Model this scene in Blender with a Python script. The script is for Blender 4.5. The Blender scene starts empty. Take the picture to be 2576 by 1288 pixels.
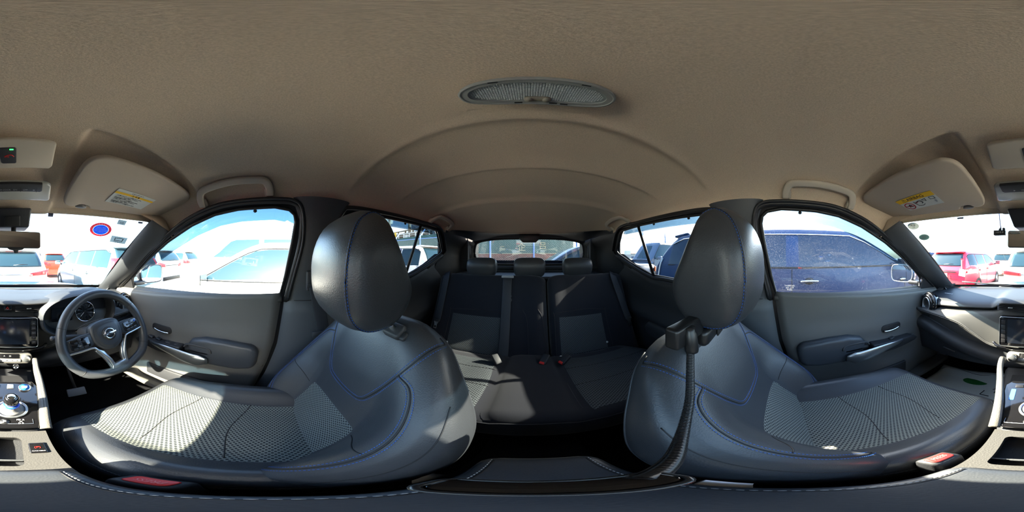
import bpy, bmesh, math, random
from math import sin, cos, tan, pi, radians, sqrt, exp, floor
from mathutils import Vector, Matrix, noise
from mathutils.geometry import tessellate_polygon
random.seed(7)
SC = bpy.context.scene
COL = SC.collection

# ------------------------------------------------------------------ camera, world, sun, exposure
CAM = Vector((0.012, 0.0, 1.20))
cd = bpy.data.cameras.new('camera')
cam = bpy.data.objects.new('camera', cd)
COL.objects.link(cam)
cd.type = 'PANO'
for hold in (cd, getattr(cd, 'cycles', None)):
    if hold is not None and hasattr(hold, 'panorama_type'):
        hold.panorama_type = 'EQUIRECTANGULAR'
cd.clip_start = 0.01
cd.clip_end = 2000
cam.location = CAM
cam.rotation_euler = (pi / 2, 0, -(1288 - 40) / 2576 * 2 * pi)
SC.camera = cam

SUN_DIR = Vector((-1.66, -0.335, 1.0)).normalized()      # towards the sun
world = bpy.data.worlds.new('sky')
SC.world = world
world.use_nodes = True
wt = world.node_tree
wt.nodes.clear()
wo = wt.nodes.new('ShaderNodeOutputWorld')
bg = wt.nodes.new('ShaderNodeBackground')
sky = wt.nodes.new('ShaderNodeTexSky')
sky.sky_type = 'NISHITA'
sky.sun_disc = False
sky.sun_elevation = math.asin(SUN_DIR.z)
sky.sun_rotation = math.atan2(SUN_DIR.x, SUN_DIR.y)
sky.air_density = 1.0
sky.dust_density = 1.6
sky.ozone_density = 1.2
bg.inputs[1].default_value = 0.60
wt.links.new(sky.outputs[0], bg.inputs[0])
wt.links.new(bg.outputs[0], wo.inputs[0])
sl = bpy.data.lights.new('sun', 'SUN')
sl.energy = 26.0
sl.angle = radians(0.6)
sl.color = (1.0, 0.87, 0.70)
so = bpy.data.objects.new('sun', sl)
so.rotation_euler = SUN_DIR.to_track_quat('Z', 'Y').to_euler()
so.location = (3, -1, 6)
COL.objects.link(so)
SC.view_settings.view_transform = 'Standard'
SC.view_settings.look = 'None'
SC.view_settings.gamma = 1
SC.view_settings.exposure = 1.55
try:
    SC.view_settings.use_curve_mapping = False
except Exception:
    pass
SC.cycles.max_bounces = 9
SC.cycles.diffuse_bounces = 5
SC.cycles.glossy_bounces = 4
SC.cycles.transmission_bounces = 6
SC.cycles.transparent_max_bounces = 24
SC.cycles.sample_clamp_indirect = 25.0
SC.cycles.caustics_reflective = False
SC.cycles.caustics_refractive = False

# ------------------------------------------------------------------ materials
def lin(c):
    if isinstance(c, str):
        c = [int(c[i:i + 2], 16) / 255 for i in (0, 2, 4)]
        c = [x / 12.92 if x < .04045 else ((x + .055) / 1.055) ** 2.4 for x in c]
    return (c[0], c[1], c[2], 1)

MATS = {}
def mat(name, col=(.5, .5, .5), rough=.5, metal=0.0, spec=.5, bump=None, coat=0.0, emit=0.0, vary=None, sheen=0.0):
    if name in MATS:
        return MATS[name]
    m = bpy.data.materials.new(name)
    m.use_nodes = True
    t = m.node_tree
    b = t.nodes['Principled BSDF']
    b.inputs['Base Color'].default_value = lin(col)
    b.inputs['Roughness'].default_value = rough
    b.inputs['Metallic'].default_value = metal
    b.inputs['Specular IOR Level'].default_value = spec
    b.inputs['Coat Weight'].default_value = coat
    b.inputs['Coat Roughness'].default_value = .04
    if sheen:
        b.inputs['Sheen Weight'].default_value = sheen
    if emit:
        b.inputs['Emission Color'].default_value = lin(col)
        b.inputs['Emission Strength'].default_value = emit
    if bump or vary:
        tc = t.nodes.new('ShaderNodeTexCoord')
    if bump:
        kind, scale, dist = bump
        if kind == 'voronoi':
            n = t.nodes.new('ShaderNodeTexVoronoi')
            n.feature = 'SMOOTH_F1'
            n.inputs['Scale'].default_value = scale
            out = n.outputs['Distance']
        else:
            n = t.nodes.new('ShaderNodeTexNoise')
            n.inputs['Scale'].default_value = scale
            n.inputs['Detail'].default_value = 3
            out = n.outputs['Fac']
        bp = t.nodes.new('ShaderNodeBump')
        bp.inputs['Distance'].default_value = dist
        bp.inputs['Strength'].default_value = 1
        t.links.new(tc.outputs['Object'], n.inputs['Vector'])
        t.links.new(out, bp.inputs['Height'])
        t.links.new(bp.outputs[0], b.inputs['Normal'])
    if vary:
        scale, amt = vary
        n = t.nodes.new('ShaderNodeTexNoise')
        n.inputs['Scale'].default_value = scale
        n.inputs['Detail'].default_value = 5
        r = t.nodes.new('ShaderNodeMapRange')
        r.inputs[1].default_value = .3
        r.inputs[2].default_value = .7
        r.inputs[3].default_value = 1 - amt
        r.inputs[4].default_value = 1 + amt
        mx = t.nodes.new('ShaderNodeVectorMath')
        mx.operation = 'SCALE'
        mx.inputs[0].default_value = lin(col)[:3]
        t.links.new(tc.outputs['Object'], n.inputs['Vector'])
        t.links.new(n.outputs['Fac'], r.inputs[0])
        t.links.new(r.outputs[0], mx.inputs['Scale'])
        t.links.new(mx.outputs[0], b.inputs['Base Color'])
    MATS[name] = m
    return m

def glass(name, tint=(.9, .95, .93), refl=1.0, dirt=0.0, dirt_scale=60, dirt_col=(.8, .85, .9)):
    """thin pane: tinted see-through with a Fresnel mirror coat, plus optional film of dust"""
    if name in MATS:
        return MATS[name]
    m = bpy.data.materials.new(name)
    m.use_nodes = True
    t = m.node_tree
    t.nodes.clear()
    o = t.nodes.new('ShaderNodeOutputMaterial')
    tr = t.nodes.new('ShaderNodeBsdfTransparent')
    tr.inputs[0].default_value = (*tint, 1)
    gl = t.nodes.new('ShaderNodeBsdfGlossy')
    gl.inputs['Roughness'].default_value = .01
    gl.inputs['Color'].default_value = (1, 1, 1, 1)
    lw = t.nodes.new('ShaderNodeLayerWeight')
    lw.inputs[0].default_value = .5
    pw = t.nodes.new('ShaderNodeMath')
    pw.operation = 'POWER'
    pw.inputs[1].default_value = 5
    mu = t.nodes.new('ShaderNodeMath')
    mu.operation = 'MULTIPLY_ADD'
    mu.inputs[1].default_value = .9 * refl
    mu.inputs[2].default_value = .04 * refl
    t.links.new(lw.outputs['Facing'], pw.inputs[0])
    t.links.new(pw.outputs[0], mu.inputs[0])
    mx = t.nodes.new('ShaderNodeMixShader')
    t.links.new(mu.outputs[0], mx.inputs[0])
    t.links.new(tr.outputs[0], mx.inputs[1])
    t.links.new(gl.outputs[0], mx.inputs[2])
    last = mx
    if dirt:
        df = t.nodes.new('ShaderNodeBsdfDiffuse')
        tl = t.nodes.new('ShaderNodeBsdfTranslucent')
        df.inputs[0].default_value = (*dirt_col, 1)
        tl.inputs[0].default_value = (*dirt_col, 1)
        ad = t.nodes.new('ShaderNodeMixShader')
        ad.inputs[0].default_value = .5
        t.links.new(df.outputs[0], ad.inputs[1])
        t.links.new(tl.outputs[0], ad.inputs[2])
        tc = t.nodes.new('ShaderNodeTexCoord')
        n1 = t.nodes.new('ShaderNodeTexNoise')
        n1.inputs['Scale'].default_value = dirt_scale * 8
        n1.inputs['Detail'].default_value = 4
        n2 = t.nodes.new('ShaderNodeTexNoise')
        n2.inputs['Scale'].default_value = dirt_scale / 12
        sm = t.nodes.new('ShaderNodeMapRange')
        sm.inputs[1].default_value = .56
        sm.inputs[2].default_value = .72
        sm.inputs[3].default_value = dirt * .10
        sm.inputs[4].default_value = dirt * 4
        m2 = t.nodes.new('ShaderNodeMath')
        m2.operation = 'MULTIPLY'
        for n in (n1, n2):
            t.links.new(tc.outputs['Object'], n.inputs['Vector'])
        t.links.new(n1.outputs[0], sm.inputs[0])
        m3 = t.nodes.new('ShaderNodeMapRange')
        m3.inputs[1].default_value = .3
        m3.inputs[2].default_value = .7
        m3.inputs[3].default_value = .5
        m3.inputs[4].default_value = 1.4
        t.links.new(n2.outputs[0], m3.inputs[0])
        t.links.new(sm.outputs[0], m2.inputs[0])
        t.links.new(m3.outputs[0], m2.inputs[1])
        m4 = t.nodes.new('ShaderNodeMixShader')
        t.links.new(m2.outputs[0], m4.inputs[0])
        t.links.new(mx.outputs[0], m4.inputs[1])
        t.links.new(ad.outputs[0], m4.inputs[2])
        last = m4
    t.links.new(last.outputs[0], o.inputs[0])
    MATS[name] = m
    return m

def dots_mat(name, base, dot, pitch=.006, thr=.30, rough=.75):
    """woven mesh cloth: staggered dark holes in a lighter net, laid out in cloth coordinates (UV in metres)"""
    if name in MATS:
        return MATS[name]
    m = bpy.data.materials.new(name)
    m.use_nodes = True
    t = m.node_tree
    b = t.nodes['Principled BSDF']
    b.inputs['Roughness'].default_value = rough
    b.inputs['Specular IOR Level'].default_value = .25
    uv = t.nodes.new('ShaderNodeUVMap')
    sp = t.nodes.new('ShaderNodeSeparateXYZ')
    t.links.new(uv.outputs[0], sp.inputs[0])
    def mth(op, a, b_=None):
        n = t.nodes.new('ShaderNodeMath')
        n.operation = op
        for i, v in enumerate((a, b_)):
            if v is None:
                continue
            if isinstance(v, (int, float)):
                n.inputs[i].default_value = v
            else:
                t.links.new(v, n.inputs[i])
        return n.outputs[0]
    cx = mth('COSINE', mth('MULTIPLY', sp.outputs[0], pi / pitch))
    cy = mth('COSINE', mth('MULTIPLY', sp.outputs[1], pi / (pitch * .72)))
    f = mth('MULTIPLY', cx, cy)
    mr = t.nodes.new('ShaderNodeMapRange')
    mr.inputs[1].default_value = thr - .12
    mr.inputs[2].default_value = thr + .12
    t.links.new(f, mr.inputs[0])
    mx = t.nodes.new('ShaderNodeMix')
    mx.data_type = 'RGBA'
    mx.inputs[6].default_value = lin(base)
    mx.inputs[7].default_value = lin(dot)
    t.links.new(mr.outputs[0], mx.inputs[0])
    t.links.new(mx.outputs[2], b.inputs['Base Color'])
    bp = t.nodes.new('ShaderNodeBump')
    bp.invert = True
    bp.inputs['Distance'].default_value = .0008
    t.links.new(mr.outputs[0], bp.inputs['Height'])
    t.links.new(bp.outputs[0], b.inputs['Normal'])
    MATS[name] = m
    return m

# ------------------------------------------------------------------ objects
WORLDLY = set()
def props(o, label=None, cat=None, group=None, kind=None):
    if label: o['label'] = label
    if cat: o['category'] = cat
    if group: o['group'] = group
    if kind: o['kind'] = kind
    return o

def thing(name, label, cat, loc=(0, 0, 0), rotz=0.0, group=None, local=False):
    o = bpy.data.objects.new(name, None)
    o.empty_display_size = .05
    COL.objects.link(o)
    o.location = loc
    o.rotation_euler = (0, 0, rotz)
    props(o, label, cat, group)
    if not local:
        WORLDLY.add(o)
    return o

def adopt(o, parent):
    if parent is not None:
        o.parent = parent
        if parent in WORLDLY:
            o.matrix_parent_inverse = Matrix.Translation(-Vector(parent.location))
    return o

def mesh(name, verts, faces, m, parent=None, smooth=True, uvs=None, **kw):
    me = bpy.data.meshes.new(name)
    me.from_pydata([tuple(v) for v in verts], [], faces)
    me.materials.append(m)
    if uvs is not None:
        l = me.uv_layers.new(name='uv')
        for i, lp in enumerate(me.loops):
            l.data[i].uv = uvs[lp.vertex_index]
    me.polygons.foreach_set('use_smooth', [smooth] * len(me.polygons))
    me.update()
    o = bpy.data.objects.new(name, me)
    COL.objects.link(o)
    adopt(o, parent)
    props(o, **kw)
    return o

def grid(name, f, nu, nv, m, parent=None, cu=False, cv=False, uvf=None, us=None, vs=None, smooth=True, caps=False, **kw):
    """surface f(u, v), u and v in 0..1"""
    us = us or [i / (nu - (0 if cu else 1)) for i in range(nu)]
    vs = vs or [j / (nv - (0 if cv else 1)) for j in range(nv)]
    nu, nv = len(us), len(vs)
    V = [f(u, v) for v in vs for u in us]
    U = [uvf(u, v) for v in vs for u in us] if uvf else None
    F = []
    for j in range(nv if cv else nv - 1):
        for i in range(nu if cu else nu - 1):
            a, b = j * nu + i, j * nu + (i + 1) % nu
            c, d = ((j + 1) % nv) * nu + (i + 1) % nu, ((j + 1) % nv) * nu + i
            F.append((a, b, c, d))
    if caps and cu:
        F.append(tuple(range(nu))[::-1])
        F.append(tuple((nv - 1) * nu + i for i in range(nu)))
    return mesh(name, V, F, m, parent, smooth, U, **kw)

def crv(pts, n, closed=False):
    """Catmull-Rom resampling of a polyline to n points"""
    P = [Vector(p) for p in pts]
    k = len(P)
    out = []
    segs = k if closed else k - 1
    for i in range(n):
        t = i / (n if closed else n - 1) * segs
        s = min(int(t), segs - 1)
        t -= s
        if closed:
            a, b, c, d = P[(s - 1) % k], P[s % k], P[(s + 1) % k], P[(s + 2) % k]
        else:
            b, c = P[s], P[s + 1]
            a = P[s - 1] if s > 0 else b * 2 - c
            d = P[s + 2] if s + 2 < k else c * 2 - b
        out.append(.5 * ((2 * b) + (-a + c) * t + (2 * a - 5 * b + 4 * c - d) * t * t + (-a + 3 * b - 3 * c + d) * t ** 3))
    return out

def tube(name, pts, r, m, parent=None, n=10, seg=0, closed=False, flat=None, up=(0, 0, 1), **kw):
    """round (or flat=(w,h) oval) bar along pts; r may be a function of 0..1"""
    P = crv(pts, seg, closed) if seg else [Vector(p) for p in pts]
    V, F = [], []
    k = len(P)
    upv = Vector(up)
    for i, p in enumerate(P):
        if closed:
            t = P[(i + 1) % k] - P[i - 1]
        else:
            t = P[min(i + 1, k - 1)] - P[max(i - 1, 0)]
        t = t.normalized() if t.length > 1e-9 else Vector((0, 0, 1))
        a = t.cross(upv)
        if a.length < 1e-3:
            a = t.cross(Vector((1, 0, 0)))
        a.normalize()
        b = a.cross(t)
        rr = r(i / max(k - 1, 1)) if callable(r) else r
        for q in range(n):
            an = 2 * pi * q / n
            if flat:
                ca, sa = cos(an), sin(an)
                V.append(p + a * flat[0] * math.copysign(abs(ca) ** .5, ca) * rr + b * flat[1] * math.copysign(abs(sa) ** .5, sa) * rr)
            else:
                V.append(p + a * rr * cos(an) + b * rr * sin(an))
    for i in range(k if closed else k - 1):
        for q in range(n):
            F.append((i * n + q, i * n + (q + 1) % n, ((i + 1) % k) * n + (q + 1) % n, ((i + 1) % k) * n + q))
    if not closed:
        F.append(tuple(range(n))[::-1])
        F.append(tuple((k - 1) * n + q for q in range(n)))
    return mesh(name, V, F, m, parent, **kw)

def frame(o, x, y):
    """matrix with origin o, local X along x, local Y near y, Z = X x Y"""
    x = Vector(x).normalized()
    z = x.cross(Vector(y)).normalized()
    y = z.cross(x)
    M = Matrix.Identity(4)
    for i in range(3):
        M[i][0], M[i][1], M[i][2], M[i][3] = x[i], y[i], z[i], Vector(o)[i]
    return M

def from_bm(name, bm, m, parent=None, smooth=False, M=None, **kw):
    me = bpy.data.meshes.new(name)
    if M is not None:
        bm.transform(M)
    bmesh.ops.recalc_face_normals(bm, faces=bm.faces)
    bm.to_mesh(me)
    bm.free()
    me.materials.append(m)
    me.polygons.foreach_set('use_smooth', [smooth] * len(me.polygons))
    o = bpy.data.objects.new(name, me)
    COL.objects.link(o)
    adopt(o, parent)
    props(o, **kw)
    return o

def box(name, size, M, m, parent=None, bev=0.0, seg=2, taper=None, smooth=True, **kw):
    """rounded block of size (x,y,z) centred at M (matrix or point)"""
    if not isinstance(M, Matrix):
        M = Matrix.Translation(Vector(M))
    bm = bmesh.new()
    bmesh.ops.create_cube(bm, size=1)
    for v in bm.verts:
        v.co = Vector((v.co.x * size[0], v.co.y * size[1], v.co.z * size[2]))
        if taper:
            k = v.co.z / size[2] + .5
            v.co.x *= 1 + (taper[0] - 1) * k
            v.co.y *= 1 + (taper[1] - 1) * k
    if bev:
        bmesh.ops.bevel(bm, geom=bm.edges[:], offset=min(bev, min(size) * .49), segments=seg, profile=.5, affect='EDGES')
    return from_bm(name, bm, m, parent, smooth and bev > 0, M, **kw)

def slab(name, poly, depth, M, m, parent=None, bev=0.0, seg=2, holes=(), smooth=False, **kw):
    """polygon in the local XY of M, thickness depth towards +Z"""
    bm = bmesh.new()
    if not holes:
        f = bm.faces.new([bm.verts.new((p[0], p[1], 0)) for p in poly])
    else:
        loops = [poly] + list(holes)
        vs = [[bm.verts.new((p[0], p[1], 0)) for p in lp] for lp in loops]
        flat = [v for l in vs for v in l]
        for t in tessellate_polygon([[Vector((p[0], p[1], 0)) for p in lp] for lp in loops]):
            try:
                bm.faces.new([flat[i] for i in t])
            except ValueError:
                pass
    r = bmesh.ops.extrude_face_region(bm, geom=bm.faces[:])
    bmesh.ops.translate(bm, vec=(0, 0, depth), verts=[g for g in r['geom'] if isinstance(g, bmesh.types.BMVert)])
    if bev:
        ed = [e for e in bm.edges if len(e.link_faces) == 2 and e.calc_face_angle(0) > .6]
        bmesh.ops.bevel(bm, geom=ed, offset=bev, segments=seg, profile=.5, affect='EDGES')
        smooth = True
    return from_bm(name, bm, m, parent, smooth, M, **kw)

def lathe(name, prof, M, m, parent=None, n=32, sx=1.0, sy=1.0, **kw):
    """profile [(radius, z)] spun round local Z of M"""
    V, F = [], []
    for r, z in prof:
        for q in range(n):
            a = 2 * pi * q / n
            V.append(M @ Vector((r * cos(a) * sx, r * sin(a) * sy, z)))
    for i in range(len(prof) - 1):
        for q in range(n):
            F.append((i * n + q, i * n + (q + 1) % n, (i + 1) * n + (q + 1) % n, (i + 1) * n + q))
    if prof[0][0] > 1e-6: F.append(tuple(range(n))[::-1])
    if prof[-1][0] > 1e-6: F.append(tuple((len(prof) - 1) * n + q for q in range(n)))
    return mesh(name, V, F, m, parent, **kw)

def text(s, size, M, m, parent=None, name='lettering', ext=.0002, align='CENTER', mirror=False, **kw):
    c = bpy.data.curves.new(name, 'FONT')
    c.body = s
    c.size = size
    c.extrude = ext
    c.align_x = align
    c.align_y = 'CENTER'
    c.resolution_u = 3
    tmp = bpy.data.objects.new('tmp', c)
    COL.objects.link(tmp)
    bpy.context.view_layer.update()
    me = bpy.data.meshes.new_from_object(tmp.evaluated_get(bpy.context.evaluated_depsgraph_get()))
    bpy.data.objects.remove(tmp)
    if mirror:
        M = M @ Matrix.Diagonal((-1, 1, 1, 1))
    me.transform(M)
    me.materials.clear()
    me.materials.append(m)
    me.name = name
    o = bpy.data.objects.new(name, me)
    COL.objects.link(o)
    adopt(o, parent)
    if parent is not None: kw.setdefault('kind', 'stuff')
    props(o, **kw)
    return o

def rrect(w, h, r, n=5, cx=0, cy=0):
    out = []
    for sx, sy, a0 in ((1, 1, 0), (-1, 1, 90), (-1, -1, 180), (1, -1, 270)):
        for i in range(n + 1):
            a = radians(a0 + 90 * i / n)
            out.append((cx + sx * (w / 2 - r) + r * cos(a), cy + sy * (h / 2 - r) + r * sin(a)))
    return out

def ellipse(rx, ry, n=32, cx=0, cy=0):
    return [(cx + rx * cos(2 * pi * i / n), cy + ry * sin(2 * pi * i / n)) for i in range(n)]

def lerp(tab, x):
    """piecewise linear look-up in [(x, y), ...]; y may be a tuple"""
    if x <= tab[0][0]: return tab[0][1]
    for (a, p), (b, q) in zip(tab, tab[1:]):
        if x <= b:
            t = (x - a) / (b - a)
            if isinstance(p, tuple):
                return tuple(u + (v - u) * t for u, v in zip(p, q))
            return p + (q - p) * t
    return tab[-1][1]

def slerp(tab, x):
    """smooth (eased) look-up"""
    if x <= tab[0][0]: return tab[0][1]
    if x >= tab[-1][0]: return tab[-1][1]
    n = len(tab)
    for i in range(n - 1):
        (a, p), (b, q) = tab[i], tab[i + 1]
        if x <= b:
            t = (x - a) / (b - a)
            m0 = (q - tab[i - 1][1]) / (b - tab[i - 1][0]) if i > 0 else (q - p) / (b - a)
            m1 = (tab[i + 2][1] - p) / (tab[i + 2][0] - a) if i + 2 < n else (q - p) / (b - a)
            h = b - a
            return ((2 * t ** 3 - 3 * t * t + 1) * p + (t ** 3 - 2 * t * t + t) * h * m0
                    + (-2 * t ** 3 + 3 * t * t) * q + (t ** 3 - t * t) * h * m1)

def ss(a, b, x):
    if a == b: return float(x >= a)
    t = max(0.0, min(1.0, (x - a) / (b - a)))
    return t * t * (3 - 2 * t)

def stitches(name, pts, m, parent, step=.0052, ln=.0034, r=.0007, lift=None):
    """one sewn line: short thread segments along pts (list of (point, normal))"""
    V, F = [], []
    P = [Vector(p[0]) for p in pts]
    N = [Vector(p[1]) for p in pts]
    acc, nxt = 0.0, 0.0
    for i in range(len(P) - 1):
        d = P[i + 1] - P[i]
        L = d.length
        if L < 1e-9: continue
        d /= L
        while nxt <= acc + L:
            t = (nxt - acc)
            c = P[i] + d * t + N[i] * .0004
            s = d.cross(N[i]).normalized()
            k = len(V)
            for e, w in ((-ln / 2, .5), (0, 1), (ln / 2, .5)):
                V += [c + d * e - s * r * w, c + d * e + N[i] * r * 1.2 * w, c + d * e + s * r * w]
            for q in (0, 3):
                F += [(k + q, k + q + 1, k + q + 4, k + q + 3), (k + q + 1, k + q + 2, k + q + 5, k + q + 4)]
            nxt += step
        acc += L
    return mesh(name, V, F, m, parent, kind='stuff')

# ------------------------------------------------------------------ shared materials
HEAD = mat('headliner_cloth', (.65, .52, .38), .95, spec=.1, bump=('noise', 500, .0005), vary=(420, .12), sheen=.1)
VISOR = mat('visor_cloth', (.52, .44, .35), .9, spec=.15, bump=('noise', 700, .0003))
BEIGE = mat('beige_plastic', (.56, .49, .39), .55, spec=.35)
PLAS = mat('charcoal_plastic', (.034, .036, .040), .52, bump=('voronoi', 480, .00025))
PLAS2 = mat('dark_plastic', (.020, .021, .024), .55, bump=('voronoi', 480, .0002))
PAD = mat('soft_dash_pad', (.020, .024, .030), .58, bump=('voronoi', 420, .0003))
LEA = mat('black_leather', (.034, .037, .042), .40, spec=.55, bump=('voronoi', 520, .00020))
LEA2 = mat('leather_panel', (.036, .040, .046), .42, spec=.5, bump=('voronoi', 520, .00015))
BLK = mat('black_rubber', (.008, .008, .009), .6)
PIANO = mat('piano_black', (.006, .006, .007), .08, spec=.6, coat=.6)
SILV = mat('satin_silver', (.55, .58, .60), .28, metal=.9)
CHROME = mat('chrome', (.8, .8, .8), .08, metal=1)
GREY = mat('grey_leather_trim', (.10, .095, .085), .55, bump=('voronoi', 420, .0003))
CARPET = mat('black_carpet', (.008, .008, .009), .95, spec=.1, bump=('noise', 500, .002))
CLOTH = mat('black_cloth', (.011, .012, .017), .85, spec=.2, bump=('noise', 900, .0003), sheen=.15)
NET = dots_mat('seat_net', (.150, .160, .145), (.018, .023, .027), .0056, .22)
NET2 = dots_mat('rear_net', (.075, .085, .09), (.008, .009, .012), .0070, .24)
BLUE = mat('blue_thread', (.015, .10, .42), .6)
WHT = mat('white_print', (.75, .76, .76), .6)
GREYPRINT = mat('grey_print', (.32, .33, .34), .6)
REDM = mat('red_plastic', (.62, .02, .015), .4)
YEL = mat('yellow_print', (.85, .50, .01), .6)
INK = mat('black_ink', (.01, .01, .01), .6)
# ------------------------------------------------------------------ body shell
def px_(z):                      # half width of the glass line at height z
    return 1.0 - .3 * z if z > 1.0 else .70
FW = [(.77, .990), (.27, 1.021), (-.03, 1.030), (-.055, 1.12), (-.077, 1.25), (-.087, 1.325), (-.082, 1.352), (-.062, 1.369), (-.01, 1.378),
      (.12, 1.373), (.21, 1.360), (.32, 1.325), (.46, 1.262), (.60, 1.182), (.70, 1.115), (.76, 1.065)]
RW = [(-.27, 1.055), (-.60, 1.078), (-.715, 1.084), (-.90, 1.150), (-1.03, 1.212), (-1.052, 1.235), (-1.035, 1.262), (-.95, 1.352), (-.925, 1.370), (-.72, 1.379),
      (-.46, 1.380), (-.32, 1.378), (-.285, 1.366), (-.268, 1.33)]
GLASSF = glass('side_glass', (.86, .92, .90))
GLASSD = glass('dusty_side_glass', (.86, .92, .90), dirt=.018, dirt_scale=60)
GLASSR = glass('rear_glass', (.24, .27, .28))
GLASSW = glass('windshield_glass', (.88, .93, .91), refl=.7)
DARKBODY = mat('body_inner', (.012, .012, .013), .7)
PAINT_OWN = mat('deep_blue_paint', (.02, .06, .16), .25, metal=.3, coat=1)
SEAL = mat('door_seal', (.012, .012, .013), .45)
DOORM = mat('door_panel_plastic', (.095, .093, .088), .48, bump=('voronoi', 480, .0002))
TRIMG = mat('pillar_plastic', (.060, .066, .074), .5, bump=('voronoi', 480, .0002))

def side_mesh(name, loops, s, off, m, parent=None, **kw):
    """flat-ish sheet on the side of the body: first loop outline, others holes, in (y, z)"""
    vs = [Vector((y, z, 0)) for lp in loops for y, z in lp]
    tri = tessellate_polygon([[Vector((y, z, 0)) for y, z in lp] for lp in loops])
    V = [(s * (px_(v.y) + off), v.x, v.y) for v in vs]
    return mesh(name, V, [tuple(t) for t in tri], m, parent, smooth=False, **kw)

BODY = [(1.30, .15), (1.30, .95), (1.09, .96), (1.02, 1.0), (.86, 1.105), (.62, 1.262), (.50, 1.338), (.40, 1.40), (.30, 1.46), (-1.15, 1.46), (-1.36, 1.42),
        (-1.52, 1.20), (-1.60, 1.0), (-1.60, .15), (-.9, .15), (0, .15)]
def densify(lp, step=.12, breaks=(1.0,)):
    out = []
    for i, a in enumerate(lp):
        b = lp[(i + 1) % len(lp)]
        n = max(1, int(math.hypot(b[0] - a[0], b[1] - a[1]) / step))
        ts = [k / n for k in range(n)]
        for z0 in breaks:
            if (a[1] - z0) * (b[1] - z0) < 0:
                ts.append((z0 - a[1]) / (b[1] - a[1]))
        for t in sorted(set(ts)):
            out.append((a[0] + (b[0] - a[0]) * t, a[1] + (b[1] - a[1]) * t))
    return out
def split_poly(lp, zlo, zhi):
    out = []
    n = len(lp)
    for i, a in enumerate(lp):
        b = lp[(i + 1) % n]
        ina = zlo - 1e-9 <= a[1] <= zhi + 1e-9
        inb = zlo - 1e-9 <= b[1] <= zhi + 1e-9
        if ina: out.append(a)
        for z0 in (zlo, zhi):
            if (a[1] - z0) * (b[1] - z0) < 0:
                t = (z0 - a[1]) / (b[1] - a[1])
                out.append((a[0] + (b[0] - a[0]) * t, z0))
    return out

nwin = 0
for s, side in ((1, 'right'), (-1, 'left')):
    up = split_poly(BODY, .985, 2)
    lo = split_poly(BODY, 0, .985)
    fw = [(.935, .990)] + FW[:1] * 0 + [(.27, 1.021)] + FW[2:-1] + [(.78, 1.055)]
    fw[0] = (.93, .991)
    w = side_mesh('wall_' + side, [up, fw, RW], s, .016, DARKBODY, kind='structure')
    side_mesh('lower_body', [lo], s, .03, DARKBODY, w)
    for nm, lp, gm in (('front', FW, GLASSD if s < 0 else GLASSF), ('rear', RW, GLASSR)):
        nwin += 1
        g = side_mesh('window_%d' % nwin, [lp], s, 0, gm, kind='structure')
        P = [(s * (px_(z) - .004), y, z) for y, z in lp]
        tube('window_seal', P, .0075, SEAL, g, n=8, closed=True)
        P = [(s * (px_(z) - .014 - .012), y + .000, z) for y, z in lp]
    # smoked rain guards along the top of each door glass
    for nm, top, d in (('front', FW[5:15], .040), ('rear', RW[7:14], .030)):
        V = []
        n = len(top)
        for i, (y, z) in enumerate(top):
            a, b = top[max(i - 1, 0)], top[min(i + 1, n - 1)]
            ty, tz = b[0] - a[0], b[1] - a[1]
            L = math.hypot(ty, tz)
            ny, nz = (-tz / L, ty / L)
            if nm == 'front': ny, nz = (tz / L, -ty / L) if nz > 0 else (ny, nz)
            if nz > 0 or (abs(nz) < .2 and nm == 'rear'): ny, nz = -abs(ny) * 0, -1
            k = min(1, i / 1.5, (n - 1 - i) / 1.5 + .15)
            V += [(s * (px_(z) + .022), y, z + .004), (s * (px_(z) + .038), y + ny * d * k, z + nz * d * k)]
        F = [(2 * i, 2 * i + 1, 2 * i + 3, 2 * i + 2) for i in range(n - 1)]
        o = mesh('rain_guard', V, F, glass('smoked_acrylic', (.27, .35, .41)), None,
                 label='smoked acrylic rain guard strip above the %s %s door glass' % (nm, {1: "driver's side", -1: "passenger's side"}[s]), cat='rain guard', group='rain guards over the door windows')
        o.modifiers.new('thick', 'SOLIDIFY').thickness = .002
        # little black clips hanging at the glass top edge
        for (yy, zz) in (((.06, 1.366),) if nm == 'front' else ((-.40, 1.372), (-.62, 1.372))):
            lathe('clip', [(0, .004), (.006, .003), (.007, 0), (.006, -.003), (0, -.004)],
                  frame((s * (px_(zz) + .004), yy, zz), (0, 1, 0), (0, 0, 1)), SEAL, o, n=12)

# windshield
def ws(u, v):
    x0, x1 = .515 * u, .605 * u
    a = abs(u) ** 2.2
    T = Vector((x0, .602 - .140 * a, 1.374 - .022 * u * u))
    B = Vector((x1, 1.195 - .150 * a, .972))
    p = T.lerp(B, v)
    n = Vector((0, .55, .83))
    return p + n * (.035 * sin(pi * v) * (1 - .6 * a))
g = grid('window_5', lambda u, v: ws(2 * u - 1, v), 33, 17, GLASSW, kind='structure')
for s in (1, -1):
    grid('black_border', lambda u, v: ws(s * (1.03 - .035 * u), v) + Vector((0, 0, -.002)), 3, 17, SEAL, g)
grid('black_border', lambda u, v: ws(2 * u - 1, .955 + .06 * v) + Vector((0, -.002, -.001)), 33, 3, SEAL, g)

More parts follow.
